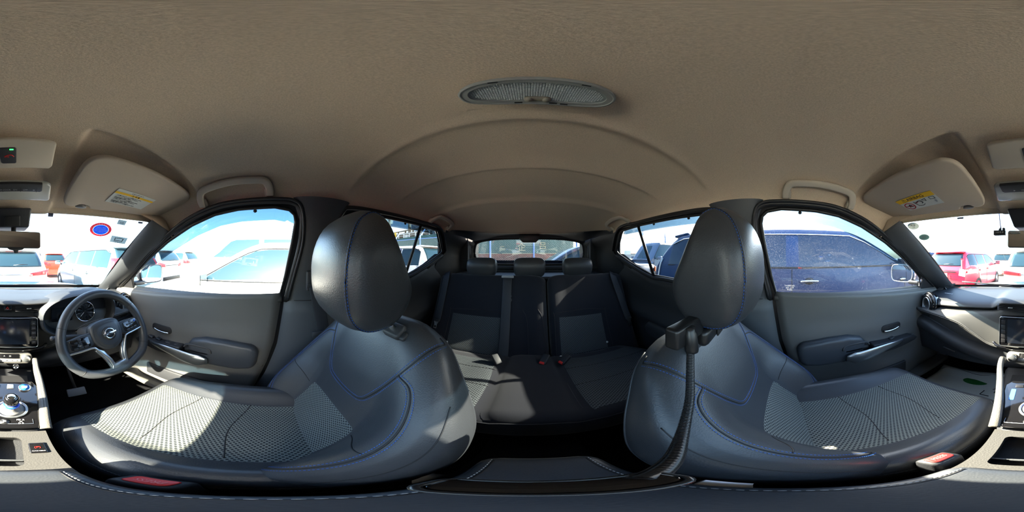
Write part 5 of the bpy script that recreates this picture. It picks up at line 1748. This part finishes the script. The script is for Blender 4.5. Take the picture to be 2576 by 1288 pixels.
def car(name, label, loc, rot, pm, L=4.2, Wd=1.72, H=1.5, belt=.95, hood=.95, rear=((0, .30), (-.02, .55), (.0, .80), (.03, .95), (.20, 1.0), (.62, 1.0)),
        ws_base=.95, ws_top=1.75, kind='hatch', tail='side', group=None, wiper=True, sticker=False, cat='car', far=False, visor=False, clear=False, plate_dark=False):
    """generic car: local +Y is its nose; rear = [(dy from tail, height fraction above belt or metres)]"""
    t = thing(name, label, cat, (loc[0], loc[1], GZ), rot, group, local=True)
    y0, y1 = -L / 2, L / 2
    w = Wd / 2
    # profile of the top edge: list (y, z)
    if kind == 'sedan':
        prof = [(0, .30), (-.03, .55), (-.02, .80), (.02, belt - .02), (.10, belt + .06), (.75, belt + .10), (1.25, (belt + H) / 2 + .10), (1.60, H - .03), (2.0, H)]
    elif kind == 'van':
        prof = [(0, .30), (-.02, .55), (0, .85), (.02, belt), (.05, (belt + H) / 2), (.12, H - .08), (.30, H), (1.0, H)]
    else:
        prof = [(0, .30), (-.03, .55), (-.03, .80), (.0, belt), (.14, (belt + H) / 2 + .02), (.30, H - .07), (.42, H - .02), (1.2, H)]
    pf = [(y0 + a, z) for a, z in prof]
    pf += [(y1 - ws_top - .35, H), (y1 - ws_top, H - .03), (y1 - (ws_top + ws_base) / 2, (H - .03 + hood) / 2 + .03), (y1 - ws_base, hood + .01), (y1 - ws_base + .06, hood - .01),
           (y1 - .45, hood - .10), (y1 - .18, hood - .18), (y1 - .06, hood - .30), (y1, .60), (y1, .45), (y1 - .03, .28)]
    nr = len(prof)
    def side_x(z, y):
        taper = 1 - .10 * ss(y0 + .7, y0, y) - .16 * ss(y1 - 1.0, y1, y)
        if z <= belt: return w * taper * (1 - .05 * ((z - .65) / .6) ** 2)
        return w * taper * (.965 - .24 * ((z - belt) / max(.3, H - belt)) ** 1.25)
    def sec(y, zt):
        hs = [.20, .22, .36, .56, .76, belt]
        out = [(0.0, .20)]
        for h in hs: 
            z = min(h, zt - .02)
            out.append((side_x(z, y) * (.93 if h == .20 else 1), z))
        for k in (.25, .5, .75, .92):
            z = min(belt, zt - .02) + max(0, zt - .05 - belt) * k
            out.append((side_x(z, y), z))
        z = max(min(belt, zt - .02), zt - .035)
        out += [(side_x(z, y) * .965, zt - .015), (side_x(z, y) * .88, zt), (side_x(z, y) * .5, zt + .012), (0, zt + .016)]
        return out
    P = crv([(0, y, z) for y, z in pf], len(pf) * 4)
    secs = [sec(p.y, max(.24, p.z)) for p in P]
    n = len(secs[0])
    V, F = [], []
    full = 2 * n - 2
    for p, s_ in zip(P, secs):
        ring = [(x, p.y, z) for x, z in s_] + [(-x, p.y, z) for x, z in s_[-2:0:-1]]
        V += ring
    for j in range(len(P) - 1):
        for i in range(full):
            F.append((j * full + i, j * full + (i + 1) % full, (j + 1) * full + (i + 1) % full, (j + 1) * full + i))
    F.append(tuple(range(full))[::-1])
    F.append(tuple((len(P) - 1) * full + i for i in range(full)))
    body = mesh('body', V, F, pm, t)
    top = [(p.y, p.z) for p in P]
    def yrear(z):
        for (ya, za), (yb, zb) in zip(top, top[1:]):
            if za <= z <= zb: return ya + (yb - ya) * (z - za) / max(1e-6, zb - za)
        return y0
    def yfront(z):
        for (ya, za), (yb, zb) in zip(top[::-1], top[::-1][1:]):
            if za <= z <= zb and ya > y1 - ws_top - .5 and z > hood - .02: return ya + (yb - ya) * (z - za) / max(1e-6, zb - za)
        return y1 - ws_base
    gm_ = CGLASS2 if clear else CGLASS
    zl, zh = belt + .035, H - .095
    # back glass
    zb0 = belt + (.05 if kind != 'sedan' else .14)
    def bgf(u, v):
        z = zb0 + (H - .075 - zb0) * v
        tt = 2 * u - 1
        y = yrear(z) - .040 + .030 * abs(tt) ** 3
        wz = side_x(z, yrear(z)) * .90 * (1 - .03 * abs(2 * v - 1) ** 4)
        return Vector((tt * wz, y, z))
    bg_ = grid('back_window', bgf, 17, 13, gm_, t)
    bg_.modifiers.new('thick', 'SOLIDIFY').thickness = .02
    if wiper and not far:
        z = zb0 + .03
        tube('back_wiper', [(0, yrear(z) - .03, z), (.20, yrear(z + .01) - .035, z + .02), (.34, yrear(z + .02) - .03, z + .015)], .010, CBLK, bg_, n=6)
        grid('high_brake_light', lambda u, v: Vector(((2 * u - 1) * .20, yrear(H - .06) - .02, H - .075 + .022 * v)), 3, 2, TAIL, bg_)
    if kind == 'hatch':
        grid('spoiler', lambda u, v: Vector(((2 * u - 1) * side_x(H - .06, y0 + .4) * .92, yrear(H - .05) + .10 - .24 * v + .06 * abs(2 * u - 1) ** 3, H - .015 - .03 * v)), 9, 4, pm, body).modifiers.new('thick', 'SOLIDIFY').thickness = .03
    # windshield
    zf0, zf1 = hood + .035, H - .07
    grid('windshield', lambda u, v: (lambda z, tt: Vector((tt * side_x(z, 0) * .90, yfront(z) + .016 - .05 * abs(tt) ** 3, z)))(zf0 + (zf1 - zf0) * v, 2 * u - 1), 13, 9, gm_, t)
    # side windows
    yb_, yf_ = yrear(zl) + (.16 if kind != 'sedan' else -.0), yfront(zl) - .05
    def zroof(y):
        zr = zh
        for (ya, za), (yb2, zb2) in zip(top, top[1:]):
            if ya <= y <= yb2: zr = min(zh, za + (zb2 - za) * (y - ya) / max(1e-6, yb2 - ya) - .085)
        return max(zl + .02, zr)
    ysA = yrear(zl + .12) + .20
    ysB = y1 - ws_base - .12
    fr = [(ysA, ysA + (ysB - ysA) * .20), (ysA + (ysB - ysA) * .215, ysA + (ysB - ysA) * .50), (ysA + (ysB - ysA) * .545, ysB)]
    for sg in (1, -1):
        for (a, b) in fr:
            def swf(u, v):
                y = a + (b - a) * u
                hi_ = zroof(y)
                z = zl + (hi_ - zl) * v
                return Vector((sg * (side_x(z, y) + .006), y, z))
            grid('side_window', swf, 9, 7, gm_, t)
        if not far:
            V2 = [(sg * (side_x(zroof(y) + .012, y) + .012), y, zroof(y) + .016) for y in [ysA + (ysB - ysA) * k / 16 for k in range(17)]]
            tube('window_trim', V2, .008, CHROME if 'chrome' in label else CBLK, t, n=6)
            tube('belt_trim', [(sg * (side_x(zl, y) + .012), y, zl - .012) for y in (ysA, (ysA + ysB) / 2, ysB)], .009, CBLK, t, n=6)
            for k in (.205, .52, 1.0):
                y = ysA + (ysB - ysA) * k
                tube('door_line', [(sg * (side_x(z, y) + .001), y + (.0 if z > .6 else .03), z) for z in (.35, .6, .8, belt)], .0045, CBLK, body, n=5)
            for k in (.26, .58):
                y = ysA + (ysB - ysA) * k
                lathe('handle_cup', [(.055, .0), (.040, .003), (0, .0035)], frame((sg * (side_x(belt - .13, y) + .002), y, belt - .13), (0, 1, 0), (0, 0, 1)) if sg > 0 else frame((sg * (side_x(belt - .13, y) + .002), y, belt - .13), (0, -1, 0), (0, 0, 1)), CBLK, t, n=16, sy=.7)
                tube('door_handle', [(sg * (side_x(belt - .13, y) + .022), y - .10, belt - .13), (sg * (side_x(belt - .13, y) + .032), y, belt - .125), (sg * (side_x(belt - .13, y) + .022), y + .10, belt - .13)], .013, CHROME if 'chrome' in label else pm, t, n=8, seg=10)
            if visor:
                for (a, b) in fr[1:]:
                    grid('rain_visor', lambda u, v: (lambda y: Vector((sg * (side_x(zroof(y) - .08 * v, y) + .012 + .03 * v), y, zroof(y) + .01 - .085 * v)))(a + (b - a) * u), 9, 3, mat('purple_visor', (.18, .14, .28), .2, coat=.5), t)
            # door mirror
            ym = ysB - .12
            M = Matrix.Translation((sg * (w + .14), ym, belt + .06))
            mr = box('door_mirror', (.22, .14, .15), M, pm, t, bev=.05, seg=3)
            box('mirror_face', (.17, .01, .11), M @ Matrix.Translation((0, -.072, 0)), mat('mirror_clear', (.75, .82, .84), .01, metal=1), mr)
            tube('mirror_stem', [(sg * (w - .02), ym + .02, belt - .01), (sg * (w + .07), ym, belt + .02)], .022, CBLK, mr, n=6)
        # lamps
        yr_ = lambda z, k: yrear(z) - .012 + .05 * k
        if tail in ('side', 'wide'):
            x0, x1, za, zb = (.55, 1.0, belt - .20, belt - .03) if tail == 'side' else (.42, 1.0, belt - .17, belt - .05)
            def tf(u, v):
                k = x0 + (x1 - x0) * u
                z = za + (zb - za) * v + (.04 * u - (.05 * (1 - u) * v))
                y = y0 - .045 + .10 * max(0, (k - .75) / .25) ** 2 + (.0 if u < .99 else .14)
                return Vector((sg * k * w * (1.005 if u < .99 else .985), y, z))
            grid('tail_light', tf, 9, 5, TAIL, t).modifiers.new('thick', 'SOLIDIFY').thickness = .02
        elif tail == 'tall':
            def tf(u, v):
                z = belt - .16 + .42 * v
                k = .80 + .20 * u
                y = yrear(min(z, H - .1)) - .02 + .10 * u ** 3
                return Vector((sg * k * side_x(z, y0 + .1) * 1.03, y, z))
            grid('tail_light', tf, 5, 7, TAIL if loc[0] > -50 else CLEAR, t).modifiers.new('thick', 'SOLIDIFY').thickness = .02
        elif tail == 'amber':
            grid('tail_light', lambda u, v: Vector((sg * w * (.72 + .27 * u), y0 - .03 + .16 * u ** 3, belt - .16 + .15 * v)), 6, 4, ORANGE, t).modifiers.new('thick', 'SOLIDIFY').thickness = .02
        elif tail == 'clear':
            grid('tail_light', lambda u, v: Vector((sg * side_x(belt - .2 + .3 * v, y0 + .1) * (.76 + .27 * u), yrear(belt - .2 + .3 * v) - .02 + .10 * u ** 3, belt - .22 + .34 * v)), 6, 6, CLEAR, t).modifiers.new('thick', 'SOLIDIFY').thickness = .02
        grid('headlight', lambda u, v: Vector((sg * w * (.45 + .42 * u), y1 - .10 - .26 * u ** 2 + .02, hood - .36 + .15 * v + .05 * u)), 6, 4, CLEAR, t).modifiers.new('thick', 'SOLIDIFY').thickness = .02
        for yy in (y0 + .78, y1 - .82):
            M = frame((sg * (w - .10), yy, .31), (0, sg, 0), (0, 0, 1))
            wh = lathe('wheel', [(.20, -.09), (.30, -.10), (.315, -.06), (.315, .06), (.30, .10), (.21, .105), (.20, .07)], M, TYRE, t, n=24)
            lathe('hub_cap', [(.205, .09), (.19, .075), (.06, .085), (0, .09)], M, ALLOY, wh, n=20)
    if not far:
        box('number_plate', (.33, .012, .165), (0, y0 - .055, belt - .27), PLATE, t, bev=.004)
        box('rear_garnish', (.9, .02, .03), (0, y0 - .045, belt - .14), CHROME if tail == 'wide' else CBLK, t, bev=.006)
        box('rear_bumper_insert', (1.2, .03, .16), (0, y0 - .025, .40), CBLK, t, bev=.01)
        text('29-59' if name == 'suv' else '\u30fb\u00b7 4-12', .085, Matrix.Translation((0, y0 - .0625, belt - .285)) @ Matrix.Rotation(pi / 2, 4, 'X'), mat('plate_green', (.03, .22, .10), .5), t)
        tube('tailgate_line', [(-w * .80, y0 - .028, belt - .34), (0, y0 - .036, belt - .35), (w * .80, y0 - .028, belt - .34)], .005, CBLK, body, n=5)
    if sticker:
        box('paper_slip', (.20, .01, .20), Matrix.Translation((w * .80, y0 - .07, belt - .14)) @ Matrix.Rotation(.15, 4, 'Y'), WHT, t)
        for k in range(2):
            text('\u6a2a\u6d5c\nTK 35' if k == 0 else '', .05, Matrix.Translation((w * .80, y0 - .08, belt - .10)) @ Matrix.Rotation(pi / 2, 4, 'X'), INK, t)
    return t

pW = paint('white_paint', (.72, .72, .71))
pB = paint('pale_blue_paint', (.085, .15, .19))
pR = paint('red_paint', (.50, .006, .030))
pO = paint('orange_paint', (.55, .035, .012))
pD = mat('dark_blue_paint', (.008, .034, .10), .35, spec=.3, coat=.15)
pS = paint('silver_blue_paint', (.12, .18, .28))
pN = paint('navy_paint', (.02, .03, .055))
suv = car('suv', 'white SUV parked directly ahead of the bonnet, seen from behind', (-.05, 3.8 + 2.15), 0, pW, L=4.3, Wd=1.77, H=1.49, belt=1.02, hood=.98, tail='wide')
mpv = car('minivan', 'pale blue-grey minivan ahead on the right of the white SUV, its left flank showing', (2.70, 2.8 + 2.35), 0, pB, L=4.7, Wd=1.72, H=1.55, belt=1.00, hood=.95, tail='tall', ws_base=.85, ws_top=1.75, visor=False)
car('hatchback', 'small orange-red car far ahead between the white SUV and the blue-grey minivan', (2.35, 11.3), 0, pO, L=3.6, Wd=1.6, H=1.48, belt=1.0, tail='side', far=True)
car('hatchback', 'bright red hatchback ahead on the left with a white slip on its tail light', (-2.80, 4.2 + 1.95), 0, pR, L=3.9, Wd=1.70, H=1.47, belt=.98, tail='tall', sticker=True)
car('wagon', 'white estate car in the row beyond the red hatchback', (-2.35, 12.2), 0, pW, L=4.2, Wd=1.68, H=1.50, belt=1.0, tail='side', far=True)
car('hatchback', 'dark blue car further left beyond the red hatchback', (-6.0, 8.4), 0, pD, L=4.0, Wd=1.7, H=1.52, belt=1.0, tail='side', far=True)
car('hatchback', 'white hatchback parked close beside us on the right, driver window towards us', (2.66, .10), 0, pW, L=4.1, Wd=1.72, H=1.49, belt=1.00, hood=.97, ws_base=1.10, ws_top=1.95, clear=False)
car('suv', 'tall white SUV beyond the near white hatchback on the right', (5.65, .75), 0, pW, L=4.6, Wd=1.85, H=1.92, belt=1.25, hood=1.20, ws_base=1.15, ws_top=1.85, far=True)
car('hatchback', 'white hatchback with red tail lights in the right-hand row ahead, the nearer of two', (5.60, 3.95 + 2.1), 0, pW, L=4.2, Wd=1.74, H=1.58, belt=1.08, tail='side', far=False)
car('wagon', 'white estate with dark back window in the right-hand row ahead, the further of two', (8.45, 4.4 + 2.1), 0, pW, L=4.2, Wd=1.74, H=1.60, belt=1.10, tail='side', far=True)
car('wagon', 'white estate parked crosswise behind us on the right with purple rain visors', (2.40 + 2.3, -4.10), -pi / 2, pW, L=4.6, Wd=1.72, H=1.62, belt=1.02, tail='none', visor=True)
car('sedan', 'dark sedan parked crosswise behind our back window with amber tail light', (-1.30, -4.35), -pi / 2, pN, L=4.5, Wd=1.74, H=1.56, belt=1.02, hood=1.04, ws_base=1.25, ws_top=2.1, kind='sedan', tail='amber')
car('van', 'silver-blue van behind the dark sedan, by the fence', (-6.85, -6.0), -pi / 2, pS, L=4.4, Wd=1.7, H=1.96, belt=1.18, hood=1.15, ws_base=.35, ws_top=.95, kind='van', tail='none', visor=False, clear=True)
car('suv', 'dark blue SUV parked close beside us on the left, with chrome door handles', (-2.63, .50), 0, pD, L=4.7, Wd=1.76, H=1.66, belt=1.17, hood=1.12, ws_base=1.1, ws_top=1.95, tail='clear', clear=True)

# ------------------------------------------------------------------ fence
POST = mat('fence_blue', (.26, .40, .78), .45)
WIRE = mat('fence_wire', (.34, .38, .36), .4, metal=.5)
fn_ = thing('chain_link_fence', 'tall chain-link fence with pale blue posts behind the parked cars', 'fence', (0, -7.2, GZ))
fy = -7.2
V, F = [], []
def wire(a, b, r=.0042):
    d = (b - a).normalized()
    n1 = d.cross(Vector((0, 1, 0))).normalized()
    n2 = d.cross(n1)
    k = len(V)
    for p in (a, b):
        for q in range(3):
            an = 2 * pi * q / 3
            V.append(p + n1 * r * cos(an) + n2 * r * sin(an))
    for q in range(3):
        F.append((k + q, k + (q + 1) % 3, k + 3 + (q + 1) % 3, k + 3 + q))
zf0, zf1 = GZ + .05, 2.18
hh_ = zf1 - zf0
x = -13.5
while x < 14.5:
    wire(Vector((x, fy, zf0)), Vector((x + hh_, fy, zf1)))
    wire(Vector((x + hh_, fy + .004, zf0)), Vector((x, fy + .004, zf1)))
    x += .078
mesh('wire_mesh', V, F, WIRE, fn_, smooth=False, kind='stuff')
for k in range(-7, 8):
    px0 = -.25 + 1.95 * k
    p_ = tube('post', [(px0, fy + .02, GZ), (px0, fy + .02, 2.28), (px0 - .0, fy + .02, 2.34), (px0 - .10, fy - .10, 2.52), (px0 - .18, fy - .18, 2.72)], .036, POST, fn_, n=10)
for z in (2.17, .05):
    tube('rail', [(-13.5, fy, z), (15, fy, z)], .020, POST, fn_, n=8)
for k, z in enumerate((2.42, 2.54, 2.66)):
    tube('top_wire', [(-13.5, fy - .05 - .05 * k, z), (15, fy - .05 - .05 * k, z)], .004, WIRE, fn_, n=4)
kerb = box('kerb', (60, .3, .25), (0, -8.2, GZ + .10), mat('concrete', (.50, .46, .40), .9), kind='structure')
quay = box('quay_ground', (600, 60, .1), (60, -38, GZ - .20), mat('quay_concrete', (.48, .42, .34), .95), kind='structure')
sea = box('sea', (1200, 800, .1), (-500, -460, GZ - 1.2), mat('sea_water', (.05, .16, .20), .15), kind='structure')

# ------------------------------------------------------------------ moored ship
HULL = mat('hull_green', (.018, .085, .080), .5, vary=(.3, .25))
RUST = mat('hull_red', (.22, .045, .03), .7, vary=(.5, .4))
SWH = mat('ship_white', (.82, .82, .78), .5)
SGR = mat('deck_grey', (.22, .25, .27), .6)
BRN = mat('deck_brown', (.20, .13, .07), .7)
sy = lambda x: -47 - .145 * x
ship = thing('cargo_ship', 'green and red hulled cargo ship moored beyond the fence, white deckhouse at its far end', 'ship', (40, sy(40), 0))
ang = math.atan(-.145)
def sb_(name, x0, x1, z0, z1, m, d=10, yo=0, **kw):
    xc, L = (x0 + x1) / 2, (x1 - x0) / cos(ang)
    M = Matrix.Translation((xc, sy(xc) - d / 2 + yo, (z0 + z1) / 2)) @ Matrix.Rotation(ang, 4, 'Z')
    return box(name, (L, d, z1 - z0), M, m, kw.pop('parent', ship), **kw)
hull = sb_('hull', -14, 150, 1.9, 9.6, HULL, 16)
sb_('boot_topping', -14.2, 150.2, -.6, 1.9, RUST, 15.6)
for k in range(14):
    sb_('draft_band', -14 + 11 * k, -4.5 + 11 * k, 1.86, 2.0, mat('waterline_cream', (.55, .45, .30), .8), 16.3, yo=.15, parent=hull)
for k in range(38):
    xx = -8 + 4.0 * k
    sb_('deck_frame', xx, xx + .35, 9.6, 11.4, SWH, .4, parent=ship)
sb_('deck_rail', -14, 150, 11.3, 11.55, SWH, .3)
sb_('deck_rail', -14, 150, 10.5, 10.6, SWH, .2)
for k in range(12):
    sb_('deck_locker', 14 + 9 * k, 17 + 9 * k, 9.6, 11.0, SWH if k % 3 else BRN, 1.0, yo=-.6)
h_ = sb_('deckhouse', 84, 116, 9.6, 22.0, SWH, 12)
sb_('bridge', 78, 120, 22.0, 25.2, SWH, 12.5, parent=h_)
for k in range(9):
    sb_('bridge_window', 82 + 4 * k, 84.6 + 4 * k, 23.2, 24.5, CBLK, 13.0, yo=.2, parent=h_)
for z in (13, 16, 19):
    for k in range(6):
        sb_('porthole_window', 87 + 5 * k, 88.6 + 5 * k, z, z + 1.1, CBLK, 12.3, yo=.2, parent=h_)
for x_, zt, r_ in ((98, 38, .5), (88, 33, .3), (72, 30, .7), (54, 27, .8), (36, 24, .7)):
    tube('mast', [(x_, sy(x_) - 6, 9), (x_, sy(x_) - 6, zt)], r_, mat('mast_buff', (.62, .50, .36), .6) if x_ < 80 else SWH, ship, n=10)
    for k in range(3):
        tube('crosstree', [(x_ - 2, sy(x_) - 6, zt - 2 - 2.5 * k), (x_ + 2, sy(x_) - 6, zt - 2 - 2.5 * k)], r_ * .35, SWH, ship, n=6)
sb_('hatch_coaming', 20, 76, 9.6, 12.2, BRN, 9, yo=-2)
sb_('cargo_block', 26, 48, 13.4, 19.0, mat('container_grey', (.33, .36, .40), .6), 8, yo=-2)
for k in range(10):
    sb_('truss_bar', 20 + 5.5 * k, 20.6 + 5.5 * k, 12.2, 13.4, BRN, .6, yo=-2)
sb_('truss_chord', 20, 76, 13.2, 13.6, BRN, .8, yo=-2)
cr_ = [(60, 12), (66, 17), (72, 14.5), (80, 18)]
tube('crane_jib', [(x_, sy(x_) + 0, z) for x_, z in cr_], .25, mat('crane_yellow', (.80, .50, .03), .5), ship, n=6)
for x_ in (58, 79):
    box('yellow_buoy', (1.2, .6, 2.4), (x_, sy(x_) + .6, 11.5), mat('crane_yellow', (.80, .50, .03), .5), ship, bev=.3)
hN = mat('hull_letters', (.50, .42, .24), .7)
for ch, x_, z_, s_ in (('\u4e00', 7.6, 3.9, 1.3), ('\u4f01', 1.8, 3.6, 2.4), ('\u5415', -4.2, 4.0, 2.2)):
    text(ch, s_, Matrix.Translation((x_, sy(x_) + .30, z_)) @ Matrix.Rotation(pi + ang, 4, 'Z') @ Matrix.Rotation(pi / 2, 4, 'X'), hN, ship, ext=.02)

# ------------------------------------------------------------------ far harbour
CRR = mat('crane_red', (.50, .20, .16), .7)
def crane(x, y, h, lab):
    t = thing('harbour_crane', lab, 'crane', (x, y, 0), group='harbour cranes on the skyline')
    for dx_ in (-3, 3):
        for dy_ in (-2.5, 2.5):
            tube('leg', [(x + dx_, y + dy_, -1), (x + dx_ * .8, y + dy_, h * .62)], .45, CRR, t, n=6)
    box('portal', (10, 6, 1.4), (x, y, h * .62), CRR, t)
    box('machine_house', (5, 5, 4), (x + 2, y, h * .72), SWH, t, bev=.3)
    tube('boom', [(x - 12, y, h * .70), (x + 14, y, h * .70)], .7, CRR, t, n=6)
    tube('mast', [(x, y, h * .62), (x, y, h)], .5, CRR, t, n=6)
    tube('stay', [(x - 11, y, h * .71), (x, y, h), (x + 12, y, h * .71)], .2, CRR, t, n=5)
for i, (hd, r, h) in enumerate(((222.4, 210, 17), (224.2, 230, 20), (226.0, 220, 17), (223.4, 260, 24))):
    a = radians(hd)
    crane(r * sin(a), r * cos(a), h, ['red harbour crane on the skyline, nearest the pillar', 'tall red harbour crane, second from the window divider', 'red harbour crane just left of the van windshield', 'slim far harbour crane with the highest mast'][i])
a = radians(216.8)
fs = thing('far_ship', 'white ship far across the harbour above the dark sedan roof', 'ship', (260 * sin(a), 260 * cos(a), 0))
box('hull', (34, 8, 5), (260 * sin(a), 260 * cos(a), 1), mat('far_hull', (.35, .33, .38), .7), fs)
box('deckhouse', (8, 6, 7), (260 * sin(a) + 10, 260 * cos(a), 6), SWH, fs)
a = radians(219)
fw_ = thing('warehouse', 'long low grey warehouse across the harbour', 'building', (300 * sin(a), 300 * cos(a), 0))
box('wall', (80, 20, 6), (300 * sin(a) - 20, 300 * cos(a), 1.5), SGR, fw_)
box('roof', (82, 21, 1), (300 * sin(a) - 20, 300 * cos(a), 5), CRR, fw_)
